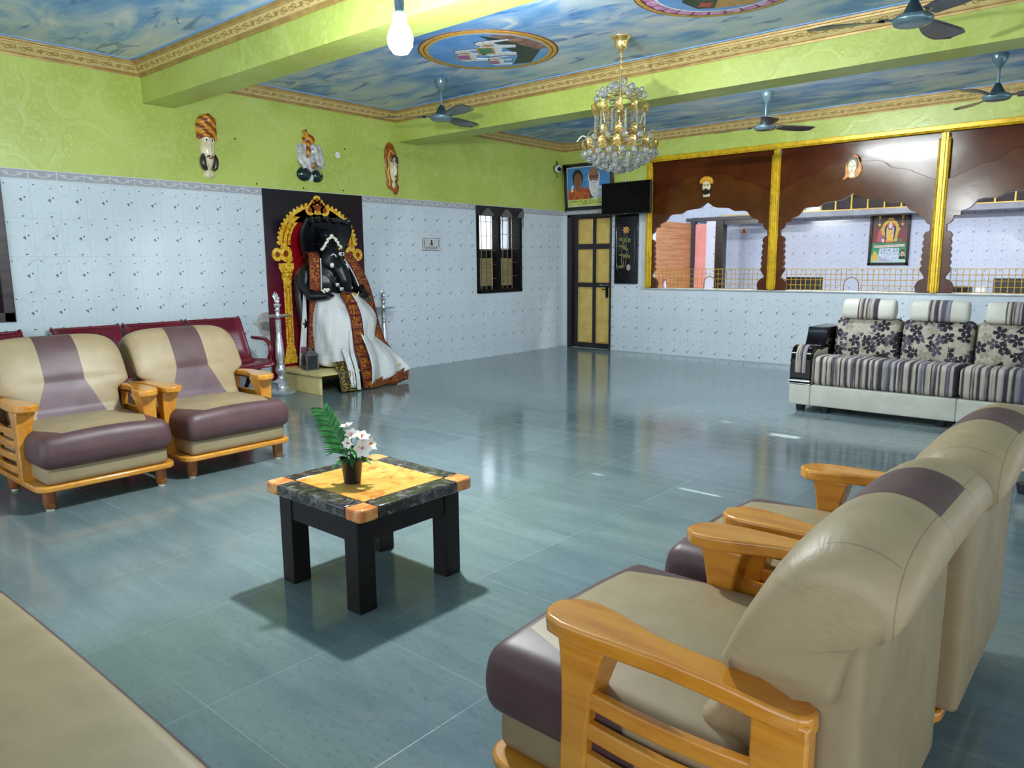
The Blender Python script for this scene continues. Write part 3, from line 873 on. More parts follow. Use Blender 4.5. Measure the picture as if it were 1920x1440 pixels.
# ------------------------------------------------------------------ carved arch screens in the back wall
BROWN = Mat('brown_gloss_paint'); _n = BROWN.noise(2.5, 4, .6, .6); _f = BROWN.noise(60, 3)
BROWN.bump(_n + _f*.10, .11, .012)
BROWN.fin(BROWN.mix(_n.step(.35,.65), (84,44,15), (70,33,10)), .18, spec=.3); BROWN = BROWN.mat
BROWN2 = Mat('red_brown_gloss_paint'); _n = BROWN2.noise(2.5, 4, .6, .6)
BROWN2.bump(_n, .11, .012)
BROWN2.fin(BROWN2.mix(_n.step(.35,.65), (78,34,14), (66,26,10)), .17, spec=.3); BROWN2 = BROWN2.mat
GOLDP = simple('gold_yellow_paint', (226,186,36), (200,158,24), 14, .3, .25)
GOLDG = simple('gold_painted_rod', (206,166,48), (180,140,36), 30, .35, .3)
HALF = [(.735,.93),(.722,1.0),(.742,1.045),(.770,1.07),(.812,1.09),(.800,1.125),(.778,1.153)]
for k in range(6):
    z = 1.153+k*.0725
    for a in (.2,.5,.8): HALF.append((.778+.012*(k/5)-.018*sin(PI*a)+.0, z+.0725*a))
    HALF.append((.782+.008*(k/5), z+.0725))
HALF += [(.805,1.60),(.832,1.607),(.832,1.673),(.805,1.685),(.782,1.711),(.766,1.763),(.708,1.763),(.706,1.809),(.66,1.822),(.619,1.842),(.588,1.878),(.56,1.915),(.52,1.929),(.45,1.932),(.39,1.931),(.35,1.950),(.31,1.974),(.22,1.985),(.14,1.99),(.09,2.005),(.04,2.04),(.0,2.066)]
UPPER = [(.90,2.155),(.82,2.165),(.77,2.19),(.70,2.222),(.63,2.255),(.57,2.292),(.50,2.30),(.44,2.312),(.38,2.335),(.33,2.385),(.28,2.408),(.20,2.415),(.10,2.418),(.0,2.418)]
def arch(cx, label, idx):
    t = thing('arch_screen', label, 'screen', (cx, 0, .9325), 0, 'carved arch screens')
    Z = lambda P: [(u, z-.93) for u, z in P]
    h = Z(HALF); up = Z(UPPER); w = .882
    # front carved board (between scalloped upper edge and arch opening), in halves joined at the crown
    poly = [(-w, 0)] + [(-u, z) for u, z in h] + [(u, z) for u, z in h[::-1][1:]] + [(w, 0), (w, up[0][1])] + [(u, z) for u, z in up[1:]] + [(-u, z) for u, z in up[::-1][1:-1]] + [(-w, up[0][1])]
    b = B().prism(poly, -.027, .022, 1); obj('carved_arch_board', b, BROWN, t, bev=.004, smooth=False)
    b = B().prism([(-w, up[0][1]-.06), (-.3, 1.40), (.3, 1.40), (w, up[0][1]-.06), (w, 1.754), (-w, 1.754)], .012, .035, 1); obj('upper_board', b, BROWN2, t, smooth=False)
    return t
ACX = (2.385, 4.215, 6.045)
for i, (cx, l) in enumerate(zip(ACX, ('brown carved arch with turbaned man plaque, next to the television', 'brown carved arch with the woman plaque, between two gold pillars', 'brown carved arch at the right edge, cut off by the frame'))):
    arch(cx, l, i)
def rope(b, p0, p1, r=.013, n=None):
    p0, p1 = Vector(p0), Vector(p1); L = (p1-p0).length; n = n or int(L/.012)
    pts = [p0.lerp(p1, i/n) for i in range(n+1)]
    b.tube(pts, [r*(1.0 if i % 2 else .62) for i in range(n+1)], 7)
def gold_post(x, w, label, left=True, right=True):
    t = thing('gold_pillar', label, 'pillar', (x, 0, .93), 0, 'gold frame pillars')
    z0, z1 = 0.0, 1.715 if w < .09 else 1.715
    b = B().box((-w/2,-.045,z0+.003),(w/2,-.0125,z1)); b.box((-w*.18,-.058,z0),(w*.18,-.045,z1)); obj('pillar_strip', b, GOLDP, t, bev=.006)
    b = B()
    if left: rope(b, (-w/2-.010,-.037,z0+.016), (-w/2-.010,-.037,z1-.06))
    if right: rope(b, (w/2+.010,-.037,z0+.016), (w/2+.010,-.037,z1-.06))
    obj('rope_beading', b, GOLDP, t)
gold_post(1.512, .075, 'gold pillar at the left end of the arches, behind the television', left=False)
gold_post(3.298, .075, 'gold pillar between the first and second arch')
gold_post(5.130, .075, 'gold pillar between the second and third arch')
gold_post(6.965, .075, 'gold pillar at the far right end of the brown arches', right=False)
t = thing('gold_top_rail', 'long gold rope edged rail above the brown arches', 'rail', (1.475, 0, 2.645))
obj('rail_strip', B().box((0,-.045,.025),(5.53,-.0125,.078)), GOLDP, t, bev=.006)
b = B(); rope(b, (.03,-.035,.016), (5.5,-.035,.016)); obj('rope_beading', b, GOLDP, t)
# stone ledge below the arches
STONE = simple('grey_stone_ledge', (196,198,194), (176,178,176), 9, .35)
struct('trim_20', B().box((1.40,-.022,.912),(7.05,.26,.931)), STONE, bev=.004)
struct('trim_21', B().box((1.405,-.012,.932),(1.47,.0,2.06)), PLASTER, smooth=False)
DGOLD = simple('dark_gold_rod', (130,104,44), (104,82,34), 30, .4, .3)
# grilles behind the arches
def grille(cx, label):
    t = thing('counter_grille', label, 'grille', (cx, .13, .932), 0, 'gold counter grilles')
    b = B(); r = .0042; w = .905; hh = .262; s = .0585
    n = int(2*w/s)
    for k in range(n+1):
        x = -w+k*2*w/n
        z0 = 0
        if abs(x) < .085: z0 = .075+math.sqrt(max(0,.085**2-x*x))
        b.tube([(x,0,z0),(x,0,hh)], r, 6)
    for k in range(1, 5):
        z = k*hh/4
        if z < .155:
            hx = .085 if z <= .075 else math.sqrt(max(0,.085**2-(z-.075)**2))
            b.tube([(-w,0,z),(-hx,0,z)], r, 6); b.tube([(hx,0,z),(w,0,z)], r, 6)
        else: b.tube([(-w,0,z),(w,0,z)], r, 6)
    b.tube([(-w,0,.004),(-.085,0,.004)], r, 6); b.tube([(.085,0,.004),(w,0,.004)], r, 6)
    obj('grille_bars', b, GOLDG, t)
    b = B().tube([(-.085,0,0),(-.085,0,.075)]+[(-.085*cos(math.radians(a)),0,.075+.085*sin(math.radians(a))) for a in range(15,180,15)]+[(.085,0,.075),(.085,0,0)], .0055, 6)
    obj('pass_through_arch', b, DGOLD, t)
for cx, l in zip(ACX, ('gold wire grille under the first arch with the turbaned man', 'gold wire grille under the middle arch, in front of a black monitor', 'gold wire grille at the right edge before the larger monitor')): grille(cx, l)

# ------------------------------------------------------------------ counter room behind the arches
struct('wall_rear', B().box((-1.6,4.7,0),(RX,4.85,H)), TILE_C, smooth=False)
struct('floor_1', B().box((-1.6,.2,-.1),(RX,4.7,0)), simple('grey_counter_floor', (120,126,126), (100,106,106), 4, .3), smooth=False)
struct('ceiling_1', B().box((-1.6,.2,H),(RX,4.85,H+.1)), simple('white_ceiling_paint', (226,228,232), (214,216,222), 3, .7), smooth=False)
struct('wall_side', B().box((RX,.2,0),(RX+.1,4.85,H)), TILE_C, smooth=False)
struct('wall_side_1', B().box((-1.7,.2,0),(-1.6,4.85,H)), TILE_C, smooth=False)
LAMI = Mat('orange_wood_laminate'); _n = LAMI.noise((2,2,30), 5, .6, .4, 'pos'); _X,_Y,_Z = LAMI.xyz('pos')
_l = (((_Z*(1/.19)).fract()-.5).abs() > .485)
LAMI.fin(LAMI.mix(_l, LAMI.mix(_n.step(.35,.68), (222,162,112), (200,132,84)), (164,100,60)), .4); LAMI = LAMI.mat
struct('wall_partition', B().box((.26,.22,0),(.30,3.58,2.0)), LAMI, label=None, smooth=False)
struct('trim_22', B().box((.285,3.56,0),(.372,3.66,2.03)), simple('dark_grey_steel_post', (52,50,64), (40,38,50), 8, .4), smooth=False)
struct('door_2', B().box((.372,3.60,0),(.60,3.64,1.30)).box((.372,3.60,1.304),(.60,3.64,1.98)), simple('pink_painted_board', (224,150,146), (214,138,136), 5, .45), smooth=False)
struct('wall_pier', B().box((.60,3.58,0),(.79,3.70,2.03)), TILE_C, smooth=False)
struct('trim_23', B().box((.79,3.56,0),(.935,3.72,2.03)).box((.935,3.58,1.955),(1.75,3.72,2.03)), BLACKWOOD, smooth=False)
struct('trim_24', B().box((.20,3.54,2.03),(1.75,3.74,2.09)), simple('dark_lintel', (44,42,54), (34,32,42), 6, .5), smooth=False)
GREYSLAB = simple('grey_painted_slab', (150,152,164), (132,134,146), 4, .45)
struct('trim_25', B().box((.0,4.15,2.05),(RX,4.7,2.14)), GREYSLAB, smooth=False)
# rail on the loft
t = thing('loft_railing', 'gold railing on the grey loft seen through the arch tops', 'railing', (.5, 4.25, 2.14))
_bl = None
for k in range(20):
    x = .6+k*.26
    if _bl is None: _bl = obj('baluster', B().box((-.011,-.011,0),(.011,.011,.27)), GOLDG, t, smooth=False); _bl.location.x = x
    else:
        o = _bl.copy(); COL.objects.link(o); o.location.x = x
obj('hand_rail', B().box((0,-.015,.26),(6.8,.015,.29)).box((0,-.012,.0),(6.8,.012,.02)), GOLDG, t, smooth=False)
struct('trim_26', B().box((2.3,4.62,2.14),(RX,4.69,H)), simple('dark_loft_back', (44,34,40), (34,26,30), 4, .6), smooth=False)
# counter desk
DESK = simple('white_counter_laminate', (226,226,226), (210,210,214), 4, .35)
t = thing('counter_desk', 'white counter top behind the gold grilles', 'counter', (4.3, .62, 0))
obj('desk_top', B().box((-2.7,-.36,.80),(2.9,.30,.84)), DESK, t, bev=.005)
obj('desk_front', B().box((-2.7,-.34,0),(2.9,-.31,.80)), DESK, t, smooth=False)
for x in (-2.68, 2.86): obj('desk_side', B().box((x-.02,-.31,0),(x+.02,.30,.80)), DESK, t, smooth=False)
SCREEN = simple('black_screen_glass', (9,9,11), (6,6,8), 3, .14, spec=.08)
BPLAST = simple('black_plastic', (24,24,26), (16,16,18), 20, .4)
WHP = simple('white_plastic', (226,226,228), (210,210,214), 20, .4)
def monitor(label, x, y, w, z0, z1, dot=False):
    t = thing('computer_monitor', label, 'monitor', (x, y, .84), 0, 'monitors behind the grilles')
    a, c = z0-.84, z1-.84
    obj('monitor_case', B().box((-w/2,-.01,a),(w/2,.03,c)), BPLAST, t, bev=.006)
    obj('monitor_stand', B().box((-.03,.03,0.0),(.03,.055,(a+c)/2)).box((-.11,-.03,0),(.11,.12,.012)), BPLAST, t, bev=.004)
    if dot: obj('monitor_badge', B().box((.10,-.0125,.13),(.125,-.0095,.155)), WHP, t)
    return t
monitor('small black monitor behind the grille of the middle arch', 3.50, .55, .47, .885, 1.087)
monitor('larger black monitor behind the grille at the right edge', 5.86, .55, .50, .86, 1.087, True)
# printer and cups on the counter
t = thing('receipt_printer', 'black and white printer behind the right grille, left of the monitor', 'printer', (5.22, .58, .84))
obj('printer_body', B().rbox((-.17,-.10,0),(.17,.12,.15),.02,2,3), BPLAST, t)
obj('paper_tray', B().box((-.15,-.19,.02),(.12,-.08,.035)).box((-.12,-.105,.055),(.05,-.10,.085)), WHP, t, bev=.003)
t = thing('paper_bag', 'small white and green packet between printer and right monitor', 'packet', (5.50, .50, .84))
obj('packet_body', B().hexa([(-.05,-.03,0),(.05,-.03,0),(.05,.03,0),(-.05,.03,0)],[(-.04,-.008,.15),(.045,-.012,.16),(.045,.004,.16),(-.04,.006,.15)]), WHP, t)
obj('packet_print', B().box((-.012,-.0315,.02),(.02,-.026,.07)), simple('green_print', (110,170,90), (90,150,76), 30, .6), t)
# small flower vase by the first arch
t = thing('flower_vase', 'tiny vase with pink flowers on the ledge at the first arch foot', 'vase', (1.73, .075, .931))
obj('vase_body', B().lathe([(0,0),(.018,0),(.022,.05),(.012,.085),(.015,.10),(0,.10)], n=14), simple('lilac_ceramic', (222,206,226), (208,190,214), 30, .3), t)
b = B().ball((0,-.005,.115),(.022,.02,.018)); obj('pink_flower', b, simple('pink_petals', (214,96,140), (190,70,116), 60, .7), t)
b = B(); leaf(b, (0,0,.11), (-1,-.2,.25), .10, .014, droop=.1); leaf(b, (0,0,.11), (-.9,.1,.5), .07, .010, droop=.1); obj('leaf', b, simple('dry_leaf', (196,180,150), (120,104,80), 60, .7), t)
# plate on the far wall
t = thing('wall_plate', 'small round white plate with orange figure on far tiled wall', 'plate', (.835, 4.7, 1.886))
b = B().lathe([(0,0),(.075,0),(.08,-.006),(.07,-.012),(0,-.010)], n=28, ax=1); 
b.v = [Vector((p.x, p.y, p.z)) for p in b.v]
obj('plate_disc', b, simple('white_glazed_plate', (238,236,236), (224,222,224), 10, .2), t)
ORANGE = simple('orange_red_paint', (214,92,40), (186,62,30), 40, .5)
obj('painted_robe', B().prism([(-.035,-.055),(.035,-.055),(.03,-.01),(.012,.02),(-.014,.02),(-.03,-.012)], -.016, -.009, 1), ORANGE, t)
obj('painted_face', B().prism([(.017*cos(a*PI/6), .034+.02*sin(a*PI/6)) for a in range(12)], -.016, -.009, 1), simple('yellow_face_paint', (222,186,110), (206,166,90), 40, .5), t)

# tube lights on the counter side
TUBE = Mat('glowing_tube'); TUBE.fin((255,255,255), .4); TUBE.b.inputs['Emission Color'].default_value = (0.86,0.91,1,1); TUBE.b.inputs['Emission Strength'].default_value = 600; TUBE = TUBE.mat
def tube_light(label, x0, x1, z):
    t = thing('tube_light', label, 'light', ((x0+x1)/2, .2, z), 0, 'tube lights')
    h = (x1-x0)/2
    obj('light_batten', B().box((-h,0.0,-.025),(h,.035,.025)), WHP, t, bev=.004)
    obj('glass_tube', B().tube([(-h+.02,.055,0),(h-.02,.055,0)], .016, 12), TUBE, t)
tube_light('tube light on the counter side of the wall beside the door', .26, 1.36, 2.36)
tube_light('tube light on the counter side above the third arch', 4.75, 5.9, 2.72)
tube_light('added tube light on the counter side above the second arch', 2.9, 4.05, 2.72)  # extra tube added to brighten the counter room

def added_hall_tube(label, x0, x1, y):  # unseen tubes added behind the beams to brighten the hall
    t = thing('tube_light', label, 'light', ((x0+x1)/2, y, 2.87), 0, 'tube lights')
    h = (x1-x0)/2
    obj('light_batten', B().box((-h,0.0,-.025),(h,.035,.025)), WHP, t, bev=.004)
    obj('glass_tube', B().tube([(-h+.02,.055,0),(h-.02,.055,0)], .016, 12), TUBE, t)
added_hall_tube('unseen added tube light on the far side of the first green beam', 3.2, 3.8, -5.96)
added_hall_tube('unseen added tube light on the far side of the second green beam', 3.4, 4.6, -3.0)
# ------------------------------------------------------------------ things on the walls
def P_(name, c, r=.45, **k): return simple(name, c, None, 30, r, **k)
def ell(cy, cz, ry, rz, n=20, a0=0, a1=360):
    return [(cy+ry*cos(math.radians(a0+(a1-a0)*k/(n if a1-a0 == 360 else n-1))), cz+rz*sin(math.radians(a0+(a1-a0)*k/(n if a1-a0 == 360 else n-1)))) for k in range(n)]
def fl(name, par, poly, d0, d1, mat, ax=0, label=None):
    """flat painted or carved shape standing d0..d1 off its wall; ax 0: left wall (towards +x), ax 1: back wall (towards -y)"""
    b = B().prism(poly, d0 if ax == 0 else -d1, d1 if ax == 0 else -d0, ax)
    o = obj(name, b, mat, par, smooth=False)
    if label: o['label'] = label
    return o
CREAMCLAY = simple('cream_glazed_clay', (226,214,180), (204,190,152), 18, .22, bump=.04)
TURBAN = Mat('amber_glazed_turban'); _n = TURBAN.noise(18, 4, .6, 1.0); _x,_y,_z = TURBAN.xyz('obj')
_fold = ((_z*70.0+_y*60.0+_n*6.0).sin()*0.5+0.5)
TURBAN.bump(_fold, .5, .012)
TURBAN.fin(TURBAN.mix(_fold.step(.1,.8), (120,56,14), (216,142,34)), .25, coat=.3); TURBAN = TURBAN.mat
DARKGLAZE = simple('dark_brown_glaze', (66,52,46), (34,26,26), 26, .25, bump=.2)
LIP = P_('red_lip_paint', (150,46,44)); EYEW = P_('eye_white', (236,232,222), .3); EYEB = P_('eye_black', (24,20,20), .3)
VEIL = simple('amber_brown_veil_glaze', (170,104,36), (122,58,24), 14, .25, bump=.15)
VEILE = simple('yellow_veil_edge', (214,170,78), (196,144,56), 20, .3)
def relief(b, cy, cz, ry, rz, depth, nu=14, nv=20, fn=None):
    """half ellipsoid relief standing off the left wall"""
    def g(s, t):
        th = s*PI/2; ph = t*2*PI
        y, z = sin(th)*cos(ph), sin(th)*sin(ph); x = cos(th)*depth
        if fn: x += fn(y, z)*max(0, cos(th))**.3
        return (x, cy+ry*y, cz+rz*z)
    return b.grid(g, nu, nv)
def facefn(y, z):
    nose = .022*math.exp(-(y/.20)**2)*max(0, min(1, (.42-z)/.5))*(1 if z > -.42 else max(0, 1-(-.42-z)/.10))
    brow = .008*math.exp(-((z-.48)/.10)**2)*math.exp(-((abs(y)-.42)/.3)**2)
    eye = -.012*math.exp(-((z-.30)/.12)**2)*math.exp(-((abs(y)-.42)/.22)**2)
    chk = .007*math.exp(-((z+.15)/.25)**2)*math.exp(-((abs(y)-.5)/.22)**2)
    return nose+brow+eye+chk
def face_bits(t, cy, cz, ry, rz, dx, sc=1.0):
    for sg in (-1, 1):
        e = obj('eye', B().ball((dx+.002, cy+sg*ry*.42, cz+rz*.29), (.006,ry*.27,rz*.075)), EYEW, t)
        obj('pupil', B().ball((dx+.0065, cy+sg*ry*.40, cz+rz*.29), (.003,ry*.11,rz*.06)), EYEB, e)
        b = B().tube([(dx+.001,cy+sg*ry*.18,cz+rz*.42),(dx+.006,cy+sg*ry*.42,cz+rz*.50),(dx-.004,cy+sg*ry*.66,cz+rz*.42)], .005, 6); obj('eyebrow', b, DARKGLAZE, t)
# bearded mask
t = thing('wall_mask', 'long bearded man mask in amber turban, leftmost on the green wall', 'mask', (0,-5.672,2.40))
b = relief(B(), 0, .005, .072, .215, .055, 18, 24, facefn); obj('face', b, CREAMCLAY, t)
b = B()
for k in range(6):
    z = .275-k*.028; b.tube([(0,-.088+.01*(k==0),z-.05),(.045,-.06,z-.02),(.062,.0,z+.012-.006*k),(.045,.055,z-.02),(0,.085-.012*(k==0),z-.05)], [.02,.026,.027,.026,.02], 8)
b.ball((.02,-.01,.245),(.05,.078,.06)); obj('turban', b, TURBAN, t)
for sg in (-1, 1):
    b = B(); rr = [(.056,-.06,.012),(.062,-.10,.026),(.062,-.145,.030),(.052,-.185,.026),(.035,-.205,.016)]
    b.tube([(.024+.006*(k % 2), sg*y, z) for k, (y, z, r) in enumerate(rr)], [r for y, z, r in rr], 10)
    obj('beard', b, DARKGLAZE, t)
b = B().tube([(.045,-.034,-.088),(.062,0,-.072),(.045,.034,-.088)], [.006,.011,.006], 8); obj('moustache', b, DARKGLAZE, t)
obj('mouth', B().ball((.058,0,-.098),(.009,.020,.008)), LIP, t)
obj('chin', relief(B(), .002, -.15, .028, .045, .05), CREAMCLAY, t)
obj('collar', relief(B(), 0, -.245, .058, .042, .035), CREAMCLAY, t)
face_bits(t, 0, .005, .072, .215, .046)
# elephant headed musician plaque
GREYW = simple('grey_white_glaze', (214,212,208), (160,158,160), 16, .25, bump=.12)
BOTTLE = Mat('dark_green_drum_glaze'); _n = BOTTLE.noise(9, 3, .5, .6); BOTTLE.fin(BOTTLE.mix(_n.step(.60,.70), (14,40,36), (176,172,80)), .12, coat=.4); BOTTLE = BOTTLE.mat
t = thing('elephant_plaque', 'white elephant headed drummer plaque with two dark green drums on green wall', 'plaque', (0,-4.525,2.43))
b = relief(B(), -.005, .0, .125, .16, .045)
for sg in (-1, 1):
    relief(b, sg*.115, .05, .05, .085, .035); b.tube([(.02,sg*.13,.03),(.03,sg*.14,-.05),(.045,sg*.09,-.12)], [.026,.03,.026], 10)
obj('body', b, GREYW, t)
b = relief(B(), .03, .06, .07, .085, .075); b.tube([(.07,.03,.03),(.085,.035,-.03),(.085,.055,-.075),(.075,.10,-.095)], [.034,.028,.022,.015], 12); obj('head', b, GREYW, t)
for sg in (-1, 1):
    obj('ear', relief(B(), .03+sg*.085, .075, .034, .062, .04), GREYW, t)
    obj('eye', B().ball((.078,.03+sg*.036,.07),(.005,.008,.005)), EYEB, t)
b = relief(B(), -.01, .175, .075, .062, .06); b.tube([(.03,-.035,.215),(.03,-.06,.245),(.03,-.07,.265)], [.02,.018,.030], 10); obj('turban', b, TURBAN, t)
obj('sash', B().tube([(.05,-.045,.13),(.06,-.05,.06),(.055,-.06,-.02)], [.018,.024,.014], 10), TURBAN, t)
obj('drum', relief(B(), -.085, -.185, .088, .075, .06), BOTTLE, t); obj('drum', relief(B(), .075, -.195, .080, .068, .06), BOTTLE, t)
obj('feet', relief(B(), .0, -.215, .032, .045, .04), GREYW, t)
obj('belly_ornament', relief(B(), .02, -.09, .045, .04, .062), simple('gold_brown_ornament', (190,150,90), (120,90,60), 50, .4), t)
# veiled woman mask
t = thing('wall_mask', 'slim woman mask in brown veil on green wall, nearest the second beam', 'mask', (0,-3.40,2.41))
O = [(-.02,.30),(.03,.27),(.07,.19),(.10,.08),(.10,-.05),(.095,-.13),(.075,-.17),(.105,-.20),(.098,-.26),(.06,-.305),(.035,-.295),(.01,-.262),(-.05,-.24),(-.085,-.20),(-.075,-.12),(-.09,-.05),(-.08,.03),(-.105,.12),(-.095,.21),(-.06,.28)]
b = B().prism(O, 0, .022, 0); obj('veil', b, VEIL, t, bev=.01, seg=3)
b = B().tube([(.028,-.02,.20),(.034,-.06,.12),(.034,-.055,.02),(.034,-.075,-.06),(.034,-.05,-.15),(.03,-.06,-.21)], .011, 8); b.tube([(.028,-.015,.20),(.034,.04,.15),(.034,.085,.05)], .009, 8); obj('veil_hem', b, VEILE, t)
obj('face', relief(B(), .02, -.005, .062, .165, .055, 18, 24, facefn), CREAMCLAY, t)
obj('hair', B().tube([(.045,-.03,.07),(.055,-.015,.125),(.058,.02,.145),(.055,.05,.12),(.042,.075,.06)], [.008,.013,.015,.013,.008], 8), DARKGLAZE, t)
obj('mouth', B().ball((.060,.022,-.095),(.006,.020,.0085)), LIP, t); obj('forehead_dot', B().ball((.062,.02,.085),(.003,.008,.011)), LIP, t)
obj('neck', relief(B(), .02, -.19, .038, .05, .035), CREAMCLAY, t)
face_bits(t, .02, -.005, .062, .165, .047)
# small round disc and holes
t = thing('paper_disc', 'tiny white round sticker on the green wall right of the elephant plaque', 'sticker', (0,-4.159,2.485))
obj('disc', B().lathe([(0,0),(.032,0),(.032,.003),(0,.003)], n=24, ax=0), simple('white_paper', (232,236,240), (220,224,230), 40, .6), t)
obj('printed_mark', B().box((.003,-.012,.006),(.0036,-.004,.012)).box((.003,-.002,-.012),(.0036,.010,-.006)), P_('blue_grey_ink', (120,126,160)), t)
HOLE = P_('black_hole', (20,20,16), .9)
for (y, z) in ((-5.17,2.105),(-4.10,2.11),(-4.62,2.10),(-5.38,2.52),(-4.06,2.56)):
    tag(obj('wall_plug', B().lathe([(0,0),(.009,0),(.009,.002),(0,.002)], n=10, ax=0), HOLE, loc=(0,y,z)), 'small dark wall plug on the green wall', 'plug', 'wall plugs')
# carved deity tile
PRINTG = P_('grey_print', (150,150,148)); PRINTD = P_('dark_grey_print', (60,60,62))
t = thing('picture_tile', 'grey picture tile on the tiled wall between poster and window', 'tile', (0,-2.778,1.535))
obj('tile_body', B().box((0,-.158,-.077),(.006,.158,.077)), simple('pale_grey_tile', (204,204,202), (190,190,188), 20, .3), t, bev=.002)
fl('tile_rim', t, [(-.158,-.077),(.158,-.077),(.158,-.072),(-.158,-.072)], .006, .0075, PRINTD); fl('tile_rim', t, [(-.158,.072),(.158,.072),(.158,.077),(-.158,.077)], .006, .0075, PRINTD); fl('tile_rim', t, [(-.158,-.077),(-.153,-.077),(-.153,.077),(-.158,.077)], .006, .0075, PRINTD)
fl('seated_figure', t, [(-.024,-.01),(.024,-.01),(.020,.012),(.010,.022),(.016,.04),(.012,.054),(-.012,.054),(-.016,.04),(-.010,.022),(-.020,.012)], .006, .009, PRINTD)
for k in range(7): fl('small_figure', t, ell(-.095+.03*k, -.042, .008, .02, 10), .006, .0085, PRINTG if k % 2 else P_('mid_grey_print', (110,110,110)))
for y in (-.125, .125): fl('side_ornament', t, ell(y, .01, .010, .055, 12), .006, .008, PRINTG)
# missing tile patches beside the poster
tag(fl('chipped_patch', None, [(-5.33,.70),(-5.27,.715),(-5.24,.775),(-5.20,.80),(-5.125,.81),(-5.125,.56),(-5.20,.555),(-5.235,.60),(-5.25,.66)], .0006, .003, simple('bare_cement', (186,182,176), (166,160,156), 30, .8)), 'bare cement chip in the tiles left of the dark poster', 'chip')

# ------------------------------------------------------------------ poster behind the idol
PST = Mat('dark_maroon_poster_print'); _x,_y,_z = PST.xyz('pos')
PST.fin(PST.ramp(_z*(1/2.1), [(.10,(128,12,34)), (.45,(96,14,34)), (.70,(44,18,34)), (.86,(24,18,30))]), .22, spec=.5); PST = PST.mat
GOLDP1 = Mat('gold_throne_print'); _n = GOLDP1.noise(34, 4, .6, 1.2, 'pos')
GOLDP1.fin(GOLDP1.ramp(_n, [(.34,(150,70,14)),(.44,(214,150,26)),(.56,(240,200,60)),(.66,(250,226,120))]), .3); GOLDP1 = GOLDP1.mat
REDP = P_('red_print', (150,12,26), .3); RUST = P_('rust_print', (150,62,16), .3)
t = thing('throne_poster', 'tall dark poster with printed golden throne arch on the tiled wall', 'poster', (0.002,-4.49,0.08))
o_ = -4.49; Zp = lambda P: [(y-o_, z-.08) for y, z in P]
obj('poster_board', B().box((0,-.632,0),(.012,.632,1.985)), PST, t, smooth=False)
cy = -4.47
arcz = [(cy+.36*cos(math.radians(a)), 1.5+.34*sin(math.radians(a))) for a in range(0,181,9)]
fl('throne_backdrop', t, Zp([(cy+.36,1.2)]+arcz+[(cy-.36,1.2)]), .012, .0135, REDP)
for r0, r1, m_, d in ((.36,.50,GOLDP1,.015),(.392,.402,RUST,.0165),(.442,.455,RUST,.0165)):
    k = (r1-.0)/.5
    P = [(cy+r1*cos(math.radians(a)), 1.5+r1*.88*sin(math.radians(a))) for a in range(0,181,6)]+[(cy+r0*cos(math.radians(a)), 1.5+r0*.92*sin(math.radians(a))) for a in range(180,-1,-6)]
    fl('arch_band', t, Zp(P), .0125, d, m_)
for k in range(28):
    a = math.radians(3+174*k/27); fl('arch_bead', t, Zp(ell(cy+.505*cos(a), 1.5+.445*sin(a), .017, .017, 8)), .0125, .016, GOLDP1)
for (y, z, ry, rz) in ((cy,1.90,.10,.075),(cy-.095,1.875,.06,.06),(cy+.095,1.875,.06,.06),(cy,1.985,.05,.045),(cy-.045,1.955,.035,.035),(cy+.045,1.955,.035,.035)):
    fl('crest_scroll', t, Zp(ell(y, z, ry, rz, 16)), .0125, .0175, GOLDP1)
    fl('crest_scroll', t, Zp(ell(y, z, ry*.45, rz*.45, 12)), .0125, .0180, RUST)
for sg in (-1, 1):
    pc = cy+sg*.42
    for i_, (dy, z, ry, rz) in enumerate(((.10,1.40,.065,.07),(.0,1.41,.075,.085),(.02,1.47,.04,.045),(-.03,1.36,.05,.05))): fl('makara_scroll', t, Zp(ell(pc+sg*dy, z, ry, rz, 14)), .0125, .0165+.0006*i_, GOLDP1)
    for (dy, z, ry, rz) in ((.10,1.40,.028,.03),(.0,1.41,.03,.035)): fl('makara_scroll', t, Zp(ell(pc+sg*dy, z, ry, rz, 12)),   .0125, .0196, RUST)
    for (h0, h1, w0, w1) in ((1.165,1.215,.06,.065),(1.25,1.31,.09,.09),(1.21,1.25,.065,.08),(1.14,1.17,.06,.06),(1.10,1.14,.045,.055),(.42,1.10,.045,.045),(.36,.42,.065,.05),(.31,.36,.075,.06),(.245,.31,.085,.085)):
        fl('throne_pillar', t, Zp([(pc-w0,h0),(pc+w0,h0),(pc+w1,h1),(pc-w1,h1)]), .0125, .016, GOLDP1)
    for dy in (-.022, .022): fl('pillar_stripe', t, Zp([(pc+dy-.003,.45),(pc+dy+.003,.45),(pc+dy+.003,1.08),(pc+dy-.003,1.08)]), .0125, .017, RUST)

# ------------------------------------------------------------------ door side: portrait, television, panel, camera
FRAMEB = simple('black_picture_frame', (22,20,22), (14,12,14), 16, .25)
t = thing('portrait_frame', 'framed portrait of a woman and a bearded man above the door', 'picture', (.50,-.02,2.07)); t.rotation_euler = (math.radians(4), 0, 0)
w, h = .437, .675
b = B()
for (a, c, e, f) in ((-w,w,0,.05),(-w,w,h-.05,h),(-w,-w+.05,0,h),(w-.05,w,0,h)): b.box((a,-.03,e),(c,.0,f))
obj('frame', b, FRAMEB, t, bev=.004)
obj('mat_border', B().box((-w+.03,-.012,.03),(w-.03,-.008,h-.03)), P_('pale_mount', (216,222,222), .4), t)
def pf(n, P, d, m, l=None): return fl(n, t, P, .012, .012+d, m, 1, l)
X0, X1, Y0, Y1 = -w+.062, w-.062, .062, h-.062
pf('photo_background', [(X0,Y0),(X1,Y0),(X1,Y1),(X0,Y1)], .001, P_('sky_blue_print', (74,136,196), .35))
